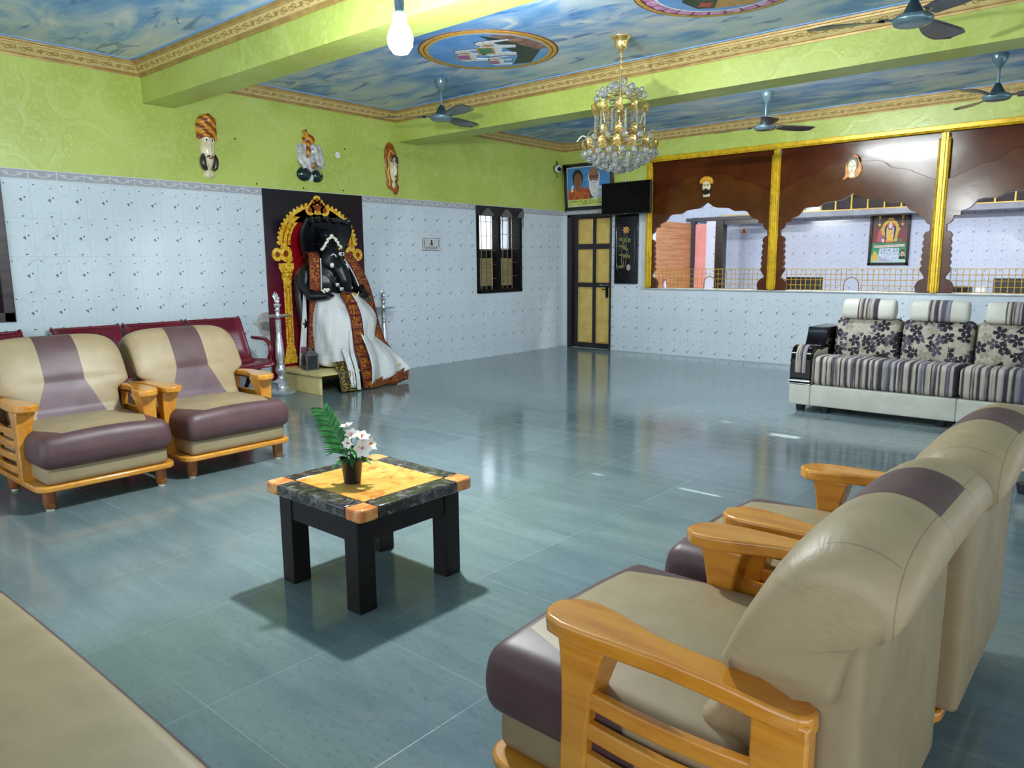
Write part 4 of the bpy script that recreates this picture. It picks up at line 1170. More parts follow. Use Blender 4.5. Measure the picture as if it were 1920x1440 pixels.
SK = P_('brown_skin_print', (140,88,66), .4); HR = P_('black_hair_print', (30,22,26), .4); SK2 = P_('light_brown_skin_print', (158,110,92), .4)
SARI = Mat('orange_sari_print'); _n = SARI.noise(22, 3, .5, 1.0); SARI.fin(SARI.mix(_n.step(.4,.62), (190,104,44), (150,56,44)), .4); SARI = SARI.mat
cx = -.19
pf('sari', [(X0,.15),(.06,.15),(.06,.24),(.02,.30),(-.07,.335),(cx,.30),(cx-.09,.325),(X0,.28)], .002, SARI)
pf('blouse', [(.03,.17),(.10,.17),(.10,.31),(.05,.34),(.01,.31)], .0022, P_('dark_maroon_print', (52,30,40), .4))
pf('woman_neck', [(cx-.045,.28),(cx+.045,.28),(cx+.05,.40),(cx-.045,.40)], .0025, SK)
pf('woman_hair', ell(cx, .465, .095, .125), .003, HR); pf('hair_flowers', [(cx-.13,.27),(cx-.095,.27),(cx-.08,.36),(cx-.11,.36)], .0032, EYEW)
pf('woman_face', ell(cx+.005, .43, .07, .105), .004, SK)
for sg in (-1,1):
    pf('eye', ell(cx+.006+sg*.030, .445, .014, .006, 10), .0048, HR); pf('eyebrow', [(cx+.006+sg*.030-.018,.461),(cx+.006+sg*.030+.018,.461),(cx+.006+sg*.030+.014,.467),(cx+.006+sg*.030-.014,.467)], .0048, HR)
pf('nose', [(cx+.006-.012,.40),(cx+.006+.012,.40),(cx+.006+.004,.44),(cx+.006-.004,.44)], .0048, P_('nose_shade_print', (116,70,54), .4))
pf('mouth', ell(cx+.006, .376, .022, .008, 10), .0048, P_('lip_print', (120,56,54), .4)); pf('forehead_dot', ell(cx+.006, .487, .006, .006, 10), .0048, P_('maroon_dot', (100,16,30)))
mx = .10; WH = P_('white_beard_print', (214,216,220), .4)
pf('man_shirt', [(.01,.15),(X1,.15),(X1,.28),(.2,.33),(.03,.30)], .002, P_('pale_shirt_print', (196,206,220), .4))
pf('man_hair', ell(mx, .46, .105, .13), .0028, WH); pf('man_head', ell(mx, .48, .088, .13), .0034, SK2)
pf('beard', [(mx-.088,.43),(mx-.05,.40),(mx+.05,.40),(mx+.088,.43),(mx+.085,.30),(mx+.05,.20),(mx,.17),(mx-.05,.20),(mx-.085,.30)], .004, WH)
pf('moustache', [(mx-.06,.385),(mx-.03,.415),(mx,.41),(mx+.03,.415),(mx+.06,.385),(mx,.395)], .0052, WH); pf('mouth', ell(mx, .382, .02, .006, 10), .0056, HR)
for sg in (-1, 1):
    pf('lens_rim', ell(mx+sg*.042, .465, .034, .026), .0046, HR); pf('lens', ell(mx+sg*.042, .464, .025, .018), .0052, P_('lens_skin_print', (128,92,82), .3)); pf('eye', ell(mx+sg*.042, .464, .009, .006, 10), .0056, HR)
pf('glasses_bridge', [(mx-.085,.472),(mx+.085,.472),(mx+.085,.482),(mx-.085,.482)], .0046, HR)
pf('nose', [(mx-.014,.41),(mx+.014,.41),(mx+.006,.46),(mx-.006,.46)], .0048, P_('man_nose_print', (134,88,72), .4)); pf('forehead_dot', ell(mx, .508, .006, .007, 10), .0048, P_('maroon_dot2', (90,16,28)))
YG = P_('yellow_green_band', (206,214,110), .35); pf('caption_band', [(X0,Y0),(X1,Y0),(X1,.155),(X0,.155)], .006, YG)
INK = P_('brown_caption_ink', (104,66,24)); INKG = P_('dark_green_ink', (40,74,30))
RB = Matrix(((1,0,0,0),(0,0,-1,0),(0,1,0,0),(0,0,0,1)))     # text standing on the back wall
def tx(s, x, z, size, m, width=None, d=.0185): return text('caption_text', s, size, Matrix.Translation((x,-d,z)) @ RB, m, t, .0008, width)
tx('Amman Murugan Silver ... RTO', -.04, .132, .034, INK, .62); tx('Palani - 624601  Tamilnadu', .09, .098, .034, INKG, .42)
# television
t = thing('television', 'black flat television on a bracket between door and first arch', 'television', (1.275,-.25,2.175), math.radians(-2))
obj('tv_case', B().box((-.408,-.02,-.222),(.408,.02,.222)).box((-.25,.02,-.15),(.25,.05,.12)), BPLAST, t, bev=.006)
obj('screen', B().box((-.396,-.0225,-.205),(.396,-.018,.212)), SCREEN, t)
obj('wall_bracket', B().box((-.04,.05,-.06),(.04,.20,.0)).box((-.10,.20,-.12),(.10,.245,.10)), BLACKMETAL, t, bev=.003)
obj('logo_plate', B().box((-.02,-.0235,-.217),(.02,-.019,-.211)), STEEL, t)
obj('top_clip', B().lathe([(0,0),(.018,0),(.018,.03),(0,.03)], (-.02,.01,.222), 12), STEEL, t)
# black panel with lotus
t = thing('lotus_panel', 'tall black panel with painted lotus stems, under the television', 'panel', (1.145, 0, .985))
BLK = simple('black_gloss_board', (20,18,24), (13,12,17), 6, .15); RIDGE = simple('black_gloss_moulding', (30,28,36), (20,18,24), 8, .12)
obj('panel_board', B().box((-.195,-.03,0),(.195,0,.99)), BLK, t, bev=.006)
ov = [(-.145,-.033,.90),(-.155,-.033,.6),(-.15,-.033,.3),(-.115,-.033,.16),(-.05,-.033,.10),(.02,-.033,.09),(.08,-.033,.115),(.125,-.033,.19),(.15,-.033,.35),(.145,-.033,.6),(.125,-.033,.85)]
obj('oval_moulding', B().tube([Vector(p) for p in cr([tuple(p) for p in ov], 3)[:-3]], .005, 6), RIDGE, t)
PL = P_('pale_gold_lotus', (226,196,120)); OR = P_('orange_lotus', (222,140,60)); LG = P_('olive_leaf', (112,118,66)); ST = P_('pale_stem', (120,112,78)); PK = P_('dusty_pink_bud', (190,160,150))
for k in range(8):
    a = 2*PI*k/8; fl('lotus_petal', t, [(.0,.765),(.045*cos(a-.25),.765+.045*sin(a-.25)),(.062*cos(a),.765+.055*sin(a)),(.045*cos(a+.25),.765+.045*sin(a+.25))][::1 if 1 else -1], .03, .036, PL if k % 2 else OR, 1)
fl('lotus_heart', t, ell(0,.765,.026,.024,12), .03, .038, OR, 1)
for (x, z, rx, rz) in ((-.07,.635,.045,.022),(-.01,.625,.05,.03),(.045,.62,.035,.03),(-.08,.54,.05,.015),(-.02,.52,.035,.028),(.015,.49,.03,.016),(-.075,.415,.045,.014),(-.01,.40,.05,.026),(.05,.39,.03,.026),(-.08,.245,.045,.022)): fl('lotus_leaf', t, ell(x, z, rx, rz, 14), .03, .035, LG, 1)
for P in ([(-.03,.72),(-.035,.56)],[(.02,.71),(.0,.5),(.02,.40)],[(-.05,.6),(-.07,.46),(-.05,.38)],[(-.075,.39),(-.07,.30),(-.045,.25)],[(-.03,.38),(-.04,.28),(-.03,.24)],[(.01,.37),(-.005,.27),(-.02,.24)],[(.05,.46),(.03,.39)]):
    obj('lotus_stem', B().tube([(x,-.032,z) for x, z in P], .0045, 6), ST, t)
fl('lotus_bud', t, ell(.05,.235,.033,.045,16), .03, .036, PK, 1)
# security camera
t = thing('security_camera', 'small white dome security camera in the room corner above picture', 'camera', (.0,-.20,2.68))
obj('camera_base', B().lathe([(0,0),(.05,0),(.05,.02),(.042,.03),(0,.03)], (0,0,0), 20, 0), BPLAST, t)
b = B().ball((.065,-.02,-.005),(.055,.055,.055),12,18); obj('camera_ball', b, WHP, t)
dv = Vector((.80,-.55,-.16)).normalized(); c = Vector((.065,-.02,-.005))
b = B().tube([c+dv*.035, c+dv*.058], .030, 16); b.tube([c+dv*.057, c+dv*.062], .024, 16); obj('lens', b, SCREEN, t)
obj('cable', B().tube([(.02,.0,.03),(.015,.02,.08),(.01,.01,.11)], .009, 8), BLACKMETAL, t)
obj('cable_end', B().tube([(.02,-.0,-.03),(.02,-.01,-.09),(.03,.0,-.12),(.02,.03,-.10)], .004, 6), BLACKMETAL, t)

# plaques on the carved screens
t = thing('head_plaque', 'small painted man head plaque with yellow turban on brown arch', 'plaque', (2.375,-.027,2.275))
FACEC = simple('pale_face_paint', (226,214,176), (210,196,158), 30, .35)
b = B().prism(ell(0,-.005,.058,.085,20), -.022, 0, 1); obj('face', b, FACEC, t, bev=.008)
b = B().prism([(-.085,.03),(-.092,.06),(-.075,.10),(-.03,.125),(.03,.125),(.08,.10),(.098,.06),(.09,.02),(.06,.03),(.03,.055),(-.02,.06),(-.055,.035)], -.034, 0, 1); obj('turban', b, simple('yellow_turban_paint', (226,168,40), (196,126,26), 30, .4, bump=.3), t, bev=.008)
b = B().prism([(-.068,-.03),(-.05,-.05),(.0,-.045),(.05,-.05),(.068,-.02),(.062,-.075),(.03,-.105),(-.02,-.11),(-.055,-.085)], -.03, 0, 1); obj('beard', b, EYEB, t, bev=.006)
for sx in (-.025,.025): fl('eye', t, ell(sx,.005,.014,.005,10), .022, .025, EYEB, 1); fl('eyebrow', t, [(sx-.018,.018),(sx+.018,.018),(sx+.014,.024),(sx-.014,.024)], .022, .025, EYEB, 1)
fl('moustache', t, [(-.035,-.04),(0,-.028),(.035,-.04),(0,-.046)], .022, .032, EYEB, 1)
b = B().prism([(-.045,-.10),(.045,-.095),(.05,-.135),(-.045,-.14)], -.016, 0, 1); obj('neck', b, FACEC, t, bev=.004)
t = thing('head_plaque', 'small painted woman head plaque with yellow veil on the brown arch', 'plaque', (4.205,-.027,2.365))
b = B().prism([(.01,.14),(.05,.115),(.065,.06),(.095,.01),(.098,-.05),(.075,-.10),(.03,-.132),(-.02,-.135),(-.05,-.12),(-.085,-.138),(-.115,-.138),(-.085,-.09),(-.09,-.03),(-.085,.03),(-.05,.10)], -.016, 0, 1); obj('veil', b, simple('ochre_veil_paint', (214,140,34), (176,96,24), 24, .4, bump=.2), t, bev=.006)
obj('hair', B().prism(ell(-.005,.03,.062,.085,18), -.024, 0, 1), EYEB, t, bev=.006)
obj('face', B().prism(ell(-.005,.0,.05,.078,18), -.032, 0, 1), FACEC, t, bev=.008)
obj('neck', B().prism([(-.03,-.06),(.025,-.06),(.03,-.105),(.045,-.115),(-.02,-.122),(-.04,-.11)], -.028, 0, 1), FACEC, t, bev=.004)
for sx in (-.026,.018): fl('eye', t, ell(sx,.006,.012,.005,10), .032, .034, EYEB, 1)
fl('mouth', t, ell(-.010,-.042,.013,.006,10), .032, .034, LIP, 1); fl('forehead_dot', t, ell(-.008,.05,.006,.006,8), .032, .034, EYEB, 1); fl('nose', t, [(-.012,-.02),(.002,-.02),(-.004,.01)], .032, .035, P_('nose_tan', (190,170,130)), 1)

# calendar picture on the far wall
t = thing('framed_calendar', 'black framed calendar reading 11-4-23 on the far tiled wall', 'calendar', (3.44,4.70,1.212))
w, h = .322, .912
b = B()
for (a, c, e, f) in ((-w,w,0,.045),(-w,w,h-.045,h),(-w,-w+.045,0,h),(w-.045,w,0,h)): b.box((a,-.035,e),(c,0,f))
obj('frame', b, FRAMEB, t, bev=.004)
def pf(n, P, d, m, l=None): return fl(n, t, P, .008, .008+d, m, 1, l)
CAL = Mat('maroon_calendar_print'); _x,_y,_z = CAL.xyz('obj'); CAL.fin(CAL.ramp((_z-.38)*2.0, [(0,(112,22,34)),(.35,(96,18,30)),(.7,(44,18,28)),(1,(26,16,24))]), .35); CAL = CAL.mat
pf('upper_picture', [(-.28,.38),(.28,.38),(.28,.87),(-.28,.87)], .001, CAL)
GP = simple('calendar_gold_print', (226,190,60), (196,150,36), 60, .4); WPR = P_('white_print', (226,226,232), .5)
P = [(.005+.135*cos(math.radians(a)), .60+.175*sin(math.radians(a))) for a in range(-10,191,10)] + [(.005+.09*cos(math.radians(a)), .60+.12*sin(math.radians(a))) for a in range(190,-11,-10)]
pf('throne_arch', P, .002, GP); pf('throne_arch', ell(.005,.775,.05,.025,14), .0025, GP)
for sg in (-1, 1): pf('throne_side', [(.005+sg*.14,.60),(.005+sg*.09,.60),(.005+sg*.075,.44),(.005+sg*.11,.44)], .002, GP); pf('throne_side', ell(.005+sg*.125,.60,.03,.03,12), .0024, GP)
pf('arch_shade', ell(.005,.60,.088,.118,20), .0015, EYEB)
pf('deity_robe', [(-.045,.45),(.05,.45),(.04,.60),(-.035,.60)], .003, GP); pf('deity_crown', [(-.03,.66),(.04,.66),(.006,.74)], .003, WPR); pf('deity_head', ell(.005,.645,.025,.03,12), .0034, WPR)
for sg in (-1, 1): pf('flower_garland', [(.005+sg*.03,.64),(.005+sg*.06,.63),(.005+sg*.055,.46),(.005+sg*.04,.46)], .0032, P_('pink_white_garland', (226,190,200), .5))
pf('halo_red', ell(.005,.67,.06,.05,14), .0022, P_('halo_red_print', (210,66,50), .5))
pf('pedestal', [(-.06,.40),(.07,.40),(.05,.455),(-.04,.455)], .0034, GP); pf('lotus_pedestal', [(-.07,.388),(.08,.388),(.06,.41),(-.05,.41)], .0038, P_('orange_pedestal', (226,120,60), .5))
pf('pink_glow', [(-.20,.40),(-.11,.40),(-.12,.60),(-.175,.60)], .0018, P_('pink_light_print', (190,90,96), .5)); pf('peacock', [(-.12,.42),(-.06,.44),(-.10,.52)], .0026, P_('blue_print', (66,60,130), .5)); pf('pale_vase', ell(-.10,.42,.022,.035,10), .0028, WPR); pf('green_ring', ell(.10,.43,.03,.032,12), .0028, P_('pale_green_print', (176,196,90), .5)); pf('green_ring', ell(.17,.42,.03,.022,12), .0026, P_('green_print_ring', (70,120,60), .5))
for x in (-.17, .19): pf('hanging_bell', [(x-.022,.84),(x+.022,.84),(x+.016,.78),(x-.016,.78)], .002, GP); pf('hanging_bell', [(x-.003,.78),(x+.003,.78),(x+.003,.70),(x-.003,.70)], .002, GP); pf('hanging_bell', [(x-.028,.70),(x+.028,.70),(x,.655)], .002, GP)
GRN = Mat('green_calendar_print'); _x,_y,_z = GRN.xyz('obj'); GRN.fin(GRN.ramp(_z*3.2, [(.1,(176,214,196)),(.45,(150,200,170)),(.62,(40,146,92)),(1,(20,116,72))]), .4); GRN = GRN.mat
pf('lower_sheet', [(-.285,.04),(.285,.04),(.285,.38),(-.285,.38)], .0045, GRN)
pf('title_band', [(-.235,.296),(.245,.312),(.245,.352),(-.235,.336)], .0055, P_('pale_title_band', (222,214,212), .5))
RED = P_('title_red_ink', (196,112,108)); TEAL = P_('teal_ink', (20,100,104), .5); GREYI = P_('grey_ink', (120,140,160), .5)
def tx(n, s, x, z, size, m, width=None, d=.0150): return text(n, s, size, Matrix.Translation((x,-d,z)) @ RB, m, t, .0006, width)
tx('title_text', 'R.D.RAJA & FAMILY', .005, .325, .042, RED, .44)
tx('top_text', 'om', 0, .366, .02, WPR, .07, .0145)
pf('date_pad', [(-.165,.06),(.155,.06),(.165,.288),(-.145,.288)], .008, P_('pale_blue_paper', (206,220,240), .6))
pf('torn_edge', [(-.145,.066),(.10,.066),(.05,.085),(-.06,.11),(-.14,.17)], .0085, P_('lilac_paper_shade', (184,184,210), .6))
tx('date_text', '11-4-23', .012, .250, .078, TEAL, .26, .0175)
tx('note_text', 'Sa', -.10, .205, .03, TEAL, .05, .0175); tx('note_text', '18', .10, .185, .035, GREYI, .05, .0175); tx('note_text', '20 4', .09, .12, .03, GREYI, .07, .0175)
pf('rule_line', [(-.07,.205),(.05,.205),(.05,.210),(-.07,.210)], .0090, GREYI)
pf('gold_figure', [(-.265,.07),(-.17,.07),(-.175,.16),(-.20,.24),(-.235,.24),(-.25,.16)], .006, GP)
pf('man_shoulders', [(.165,.10),(.275,.10),(.265,.145),(.235,.165),(.20,.165),(.175,.145)], .006, EYEB); pf('man_face', ell(.22,.195,.034,.05,14), .0066, P_('tan_face_print', (214,166,140), .5)); pf('man_hair', [(.18,.20),(.185,.245),(.22,.262),(.255,.245),(.262,.20),(.245,.225),(.21,.235),(.195,.215)], .0072, EYEB); pf('man_moustache', [(.20,.178),(.22,.188),(.24,.178),(.22,.175)], .0074, EYEB)
# ------------------------------------------------------------------ seated idol on its low platform
CREAMP = simple('cream_painted_board', (222,204,142), (206,186,122), 8, .45)
t = thing('low_platform', 'low cream wooden platform under the black idol', 'platform', (.424,-4.53,0))
obj('platform_top', B().box((-.40,-.56,.190),(.380,.50,.215)), CREAMP, t, bev=.003)
obj('side_board', B().box((-.36,-.535,0),(.335,-.500,.190)), CREAMP, t, bev=.003); obj('side_board', B().box((-.36,.475,0),(.30,.505,.190)), CREAMP, t, bev=.003)
obj('back_board', B().box((-.36,-.5,.03),(-.33,.475,.19)), CREAMP, t, smooth=False)
STONEB = Mat('oiled_black_stone'); _n = STONEB.noise(26, 4); STONEB.bump(_n, .25, .01); STONEB.fin(STONEB.mix(_n.step(.4,.7), (9,10,13), (19,20,26)), .33, spec=.4); STONEB = STONEB.mat
WCLOTH = Mat('white_silk_cloth'); _n = WCLOTH.noise((6,6,2), 4, .5, 1.0); WCLOTH.bump(_n, .8, .035); WCLOTH.fin(WCLOTH.mix(_n.step(.3,.7), (226,226,222), (204,206,208)), .6); WCLOTH = WCLOTH.mat
def brocade(name, base, gold, sx=.0):
    m = Mat(name); n = m.noise(30, 4, .6, 1.5); v = m.voro(13); d = S(m, v.outputs['Distance'])
    fl_ = ((d*26.0).sin() > .25)*(n > .46)
    m.bump(n, .3, .004)
    return m.fin(m.mix(fl_, m.mix(n.step(.4,.65), base, tuple(int(x*.72) for x in base)), gold), .42, metal=.15)
BROC = brocade('maroon_gold_brocade', (112,38,26), (196,124,40)); BROG = brocade('dark_green_gold_brocade', (26,32,20), (170,140,48))
MAR = simple('maroon_border_cloth', (96,22,30), (76,16,24), 30, .6)
SILV = simple('silver_metal', (232,234,238), (206,208,212), 16, .3, .8)
WBEAD = simple('white_flower_garland', (238,236,220), (214,210,190), 90, .7, bump=.3)
EYEP = P_('white_idol_eye', (232,236,244), .35)
base = Vector((.36,-4.52,.215)); cy = -4.52
class WB(B):
    def add(s, vs, fs):
        out = []
        for p in vs:
            q = max(0., min(1., (p[2]-.25)/.3)); out.append((p[0]-.13*q*q*(3-2*q), p[1], p[2]))
        return B.add(s, out, fs)
def W(): 
    b = WB(); b.M = Matrix.Translation(-base); return b
def W0():
    b = B(); b.M = Matrix.Translation(-base); return b
t = thing('seated_idol', 'large black seated idol with hooded head draped in white and maroon cloth', 'statue', base)
# body: fused by a remesh into one continuous surface
b = W()
b.ball((.36,cy,1.10),(.20,.235,.27)); b.ball((.44,cy,.82),(.21,.24,.20)); b.ball((.44,cy-.02,1.335),(.135,.135,.165)); b.ball((.40,cy-.02,1.46),(.11,.115,.12))
b.ball((.38,cy-.02,1.55),(.075,.08,.12))
b.tube([(.52,cy-.02,1.32),(.60,cy-.01,1.23),(.645,cy+.01,1.12),(.64,cy+.035,1.03),(.60,cy+.075,.985),(.575,cy+.11,1.01)], [.085,.080,.062,.050,.042,.035], 12)
for sg in (-1, 1):
    b.tube([(.36,cy+sg*.20,1.27),(.38,cy+sg*.30,1.20),(.42,cy+sg*.335,1.06),(.52,cy+sg*.32,.97),(.64,cy+sg*.25,.975)], [.085,.080,.070,.060,.050], 12)
    b.tube([(.64,cy+sg*.25,.975),(.685,cy+sg*.23,.98)], [.05,.045], 10)
    for k in range(4): b.tube([(.66,cy+sg*(.20+.022*k),.985),(.705,cy+sg*(.20+.022*k),.985),(.725,cy+sg*(.20+.022*k),.96)], [.013,.013,.011], 6)
    b.tube([(.66,cy+sg*.185,.97),(.69,cy+sg*.165,.985)], [.014,.011], 6)
    b.tube([(.30,cy+sg*.22,1.27),(.29,cy+sg*.32,1.16),(.32,cy+sg*.345,.95),(.36,cy+sg*.34,.72)], [.065,.056,.048,.042], 10)
    b.ball((.37,cy+sg*.34,.68),(.045,.04,.06))
o = obj('body', b, STONEB, t); md = o.modifiers.new('fuse', 'REMESH'); md.mode = 'VOXEL'; md.voxel_size = .013; md.use_smooth_shade = True
sm = o.modifiers.new('smooth', 'SMOOTH'); sm.iterations = 4; sm.factor = .5
for sg in (-1, 1):
    b = W(); 
    def ear(s, q, sg=sg):
        th = s*PI/2; ph = q*2*PI; return (.40+.03*cos(th)+.05*sin(th)*cos(ph)*.3, cy-.02+sg*(.17+.10*sin(th)*cos(ph)), 1.30+.14*sin(th)*sin(ph))
    b.grid(ear, 8, 18); o = obj('ear', b, STONEB, t); o.modifiers.new('s', 'SOLIDIFY').thickness = .015
# serpent hood
b = W()
def hood(s, q):
    u = s*2-1; z = 1.18+.60*q; w = .14+.185*(sin(min(1, q*1.25)*PI/2)**1.4)-.045*max(0, q-.8)/.2
    return (.245+.085*u*u*(.4+q)+.10*q*q, cy-.03+w*u, z+.028*abs(sin(u*PI*2.5))*q*q-.02*abs(u)*q)
b.grid(hood, 30, 16); o = obj('serpent_hood', b, STONEB, t); o.modifiers.new('s', 'SOLIDIFY').thickness = .035
for k in range(5):
    u = -.8+.4*k; x = .345+.07*u*u; b = W(); y = cy-.03+.27*u; z = 1.765-.03*abs(u)
    b.ball((x+.03,y,z),(.06,.040,.032)); b.ball((x+.075,y,z-.008),(.03,.026,.02)); o = obj('serpent_head', b, STONEB, t)
    for sg in (-1, 1): obj('serpent_eye', W().ball((x+.062,y+sg*.018,z+.018),(.006,.006,.006)), EYEP, o)
# crown ridges
b = W()
for z, r in ((1.50,.118),(1.54,.105),(1.58,.09)): b.tube([(.395+r*cos(a*PI/12),cy-.02+r*1.05*sin(a*PI/12),z) for a in range(25)], .010, 6)
obj('crown_rings', b, STONEB, t)
# face marks
def patch(n, c, ry, rz, m, rx=.012, sl=0):
    return obj(n, W().ball(c, (rx, ry, rz), 8, 12), m, t)
patch('eye', (.572,cy-.098,1.285), .024, .028, EYEP, .024); patch('eye', (.610,cy+.058,1.262), .018, .040, EYEP, .024)
obj('forehead_mark', W().box((.565,cy-.005,1.385),(.585,cy+.055,1.42)), EYEP, t, bev=.004); obj('forehead_gem', W().ball((.586,cy+.03,1.402),(.006,.012,.012)), SCREEN, t)
obj('brow_mark', W().tube([(.563,cy-.10,1.385),(.572,cy-.08,1.40),(.574,cy-.05,1.39),(.574,cy-.045,1.37)], .007, 6), EYEP, t)
obj('gold_dot', W().ball((.565,cy+.01,1.455),(.01,.014,.012)), GOLDP, t)
# garlands and jewellery
b = W(); R = random.Random(3)
for (p0, p1, n_) in (((.50,cy-.165,1.45),(.535,cy-.06,1.595),13),((.535,cy-.06,1.595),(.53,cy+.055,1.475),11)):
    for k in range(n_):
        p = Vector(p0).lerp(Vector(p1), k/(n_-1)); b.ball((p.x+R.uniform(-.006,.006),p.y+R.uniform(-.008,.008),p.z+R.uniform(-.006,.006)), .015, 6, 8)
obj('flower_garland', b, WBEAD, t)
b = W()
for k in range(16): b.ball((.655+R.uniform(-.02,.02),cy-.235+R.uniform(-.05,.05),1.02+R.uniform(-.015,.02)), .014, 6, 8)
for k in range(6): b.ball((.655+R.uniform(-.01,.01),cy+.07+R.uniform(-.02,.02),1.03+R.uniform(-.015,.03)), .014, 6, 8)
obj('loose_flowers', b, WBEAD, t)
b = W()
for k in range(5):
    P = [(.675-.01*k+.03*sin(PI*q/10), cy-.005+.16*(q/10-.0), 1.0-.015*k-(.045+.015*k)*sin(PI*q/10)) for q in range(11)]
    b.tube(P, .0055, 6)
obj('pearl_strands', b, WBEAD, t)
obj('gold_pendant', W().ball((.70,cy+.07,.975),(.012,.03,.022)), GOLDP, t)
b = W(); P = [(.51,cy-.20,1.24),(.555,cy-.14,1.17),(.60,cy-.08,1.09),(.64,cy-.03,1.02),(.66,cy+.02,.985)]
b.tube(P, [.008,.010,.022,.026,.028], 8, .45); obj('cross_belt', b, simple('olive_grey_belt', (92,86,72), (66,60,50), 40, .6), t)
for k in (2.1, 2.75): 
    i = int(k); p = Vector(P[i]).lerp(Vector(P[i+1]), k-i); obj('belt_plate', W().cbox((p.x+.014,p.y,p.z),(.012,.04,.035)), EYEP, t, bev=.003)
# dhoti
b = W0(); rings = []
R_ = [(1.00,.33,0,.20,.22),(.95,.345,0,.225,.255),(.88,.38,.01,.26,.29),(.80,.41,.02,.29,.325),(.72,.42,.03,.30,.345),(.62,.42,.03,.30,.335),(.5,.42,.03,.295,.325),(.38,.425,.05,.30,.335),(.29,.43,.06,.305,.365),(.222,.43,.07,.305,.385)]
for (z, cx, dy, rx, ry) in R_:
    ring = []
    for k in range(96):
        a = 2*PI*k/96; e = .84; an = a if a < PI else a-2*PI
        ca = math.copysign(abs(cos(a))**e, cos(a)); sa = math.copysign(abs(sin(a))**e, sin(a))
        lo = max(0., min(1., (.85-z)/.4))
        f = 1+(.018+.03*lo)*sin(8*a+z*7)+.014*sin(15*a-z*10)+.05*math.exp(-((z-.74)/.10)**2)*(math.exp(-((an-.75)/.4)**2)+math.exp(-((an+.75)/.4)**2))
        ring.append((cx+rx*ca*f, cy+dy+ry*sa*f, z+.012*sin(6*a)))
    rings.append(ring)
b.loft(rings); obj('white_dhoti', b, WCLOTH, t, ang=80, sub=1)
def strip(name, path, w, m, par=t, wd=Vector((0,1,0)), th=.006, fold=.0, n=24, lab=None):
    """cloth band following a path; w: half width (or list)"""
    b = W0(); pts = [Vector(p) for p in path]; K = len(pts)-1
    ws = w if isinstance(w, (list, tuple)) else [w]*(K+1)
    def f(s, q):
        x = s*K; i = min(K-1, int(x)); fr = x-i
        p0, p1, p2, p3 = pts[max(0,i-1)], pts[i], pts[i+1], pts[min(K,i+2)]
        p = 0.5*(2*p1+(p2-p0)*fr+(2*p0-5*p1+4*p2-p3)*fr*fr+(p3-p0+3*p1-3*p2)*fr**3)
        ww = ws[i]+(ws[i+1]-ws[i])*fr
        return p + wd*(ww*(2*q-1)) + Vector((fold*sin(q*14+s*4), 0, 0))
    b.grid(f, n, 10); o = obj(name, b, m, par, ang=80); md = o.modifiers.new('s', 'SOLIDIFY'); md.thickness = th; return o
OLDG = simple('old_gold_thread', (206,140,50), (176,108,34), 60, .4, .3)
# centre sash with flower medallions
SP = [(.575,-4.57,1.0),(.665,-4.57,.90),(.735,-4.565,.76),(.755,-4.56,.60),(.772,-4.55,.42),(.822,-4.54,.28),(.852,-4.53,.12),(.86,-4.52,.012)]
strip('centre_sash', SP, .068, BROC)
for sg, m_ in ((-1, MAR), (1, MAR)): strip('sash_border', [(x+.004, y+sg*.066, z) for x, y, z in SP], .006, m_)
strip('sash_lace', [(x-.002, y+.082, z) for x, y, z in SP], .012, WCLOTH)
for k in range(8):
    s_ = (k+.5)/8*7; i = int(s_); p = Vector(SP[i]).lerp(Vector(SP[i+1]), s_-i)
    b = W0()
    for q in range(7):
        a = PI*q/6; b.tube([(p.x+.008, p.y+.004*cos(a), p.z-.02+.004*sin(a)), (p.x+.012, p.y+.042*cos(a), p.z-.02+.042*sin(a))], [.004,.008], 6, .5)
    obj('gold_flower', b, OLDG, t)
    b = W0(); b.box((p.x+.002,p.y-.062,p.z+.038),(p.x+.010,p.y+.062,p.z+.050)); obj('sash_bar', b, MAR, t)
# hem at the floor
strip('hem_border', [(.72,cy-.28,.31),(.825,cy-.28,.22),(.86,cy-.27,.10),(.862,cy-.25,.012)], [.07,.085,.095,.10], BROG, fold=.012)
strip('hem_border', [(.77,cy-.165,.24),(.84,cy-.165,.13),(.856,cy-.165,.012)], [.02,.03,.04], BROG, fold=.008)
strip('white_fall', [(.72,cy-.205,.44),(.822,cy-.205,.25),(.868,cy-.21,.12),(.872,cy-.205,.045)], [.03,.035,.032,.02], WCLOTH, fold=.010)
strip('white_fall', [(.735,cy-.125,.62),(.762,cy-.13,.40),(.846,cy-.135,.20),(.866,cy-.13,.012)], [.018,.02,.022,.024], WCLOTH, fold=.006)
# flare to the right with maroon hem
b = W0()
def flare(s, q):
    a = Vector((.735-.25*q, cy-.01+.38*q, .62-.10*q)); c = Vector((.885-.07*q, cy+.00+.605*q, .055+.085*q))
    p = a.lerp(c, s); return p+Vector((.03*sin(q*11+s*2)*s+.075*sin(PI*s), .012*sin(q*9), .012*sin(q*13)*s))
b.grid(flare, 20, 24); o = obj('white_flare', b, WCLOTH, t, ang=80); o.modifiers.new('s','SOLIDIFY').thickness = .006
b = W0()
def hem(s, q):
    a = Vector((.882-.07*q, cy+.00+.605*q, .085+.085*q)); c = Vector((.878-.08*q, cy+.00+.605*q, .012+.05*max(0,q-.7)))
    p = a.lerp(c, s); return p+Vector((.022*sin(q*12), .0, 0))
b.grid(hem, 6, 24); o = obj('hem_border', b, BROC, t, ang=80); o.modifiers.new('s','SOLIDIFY').thickness = .006
b = W0()
def shemm(s, q):
    a = Vector((.50, cy+.50-.02*s, .42)); c = Vector((.79, cy+.60, .10)); p = a.lerp(c, s)+Vector((0,.055*(q-.5),.03*q)); return p
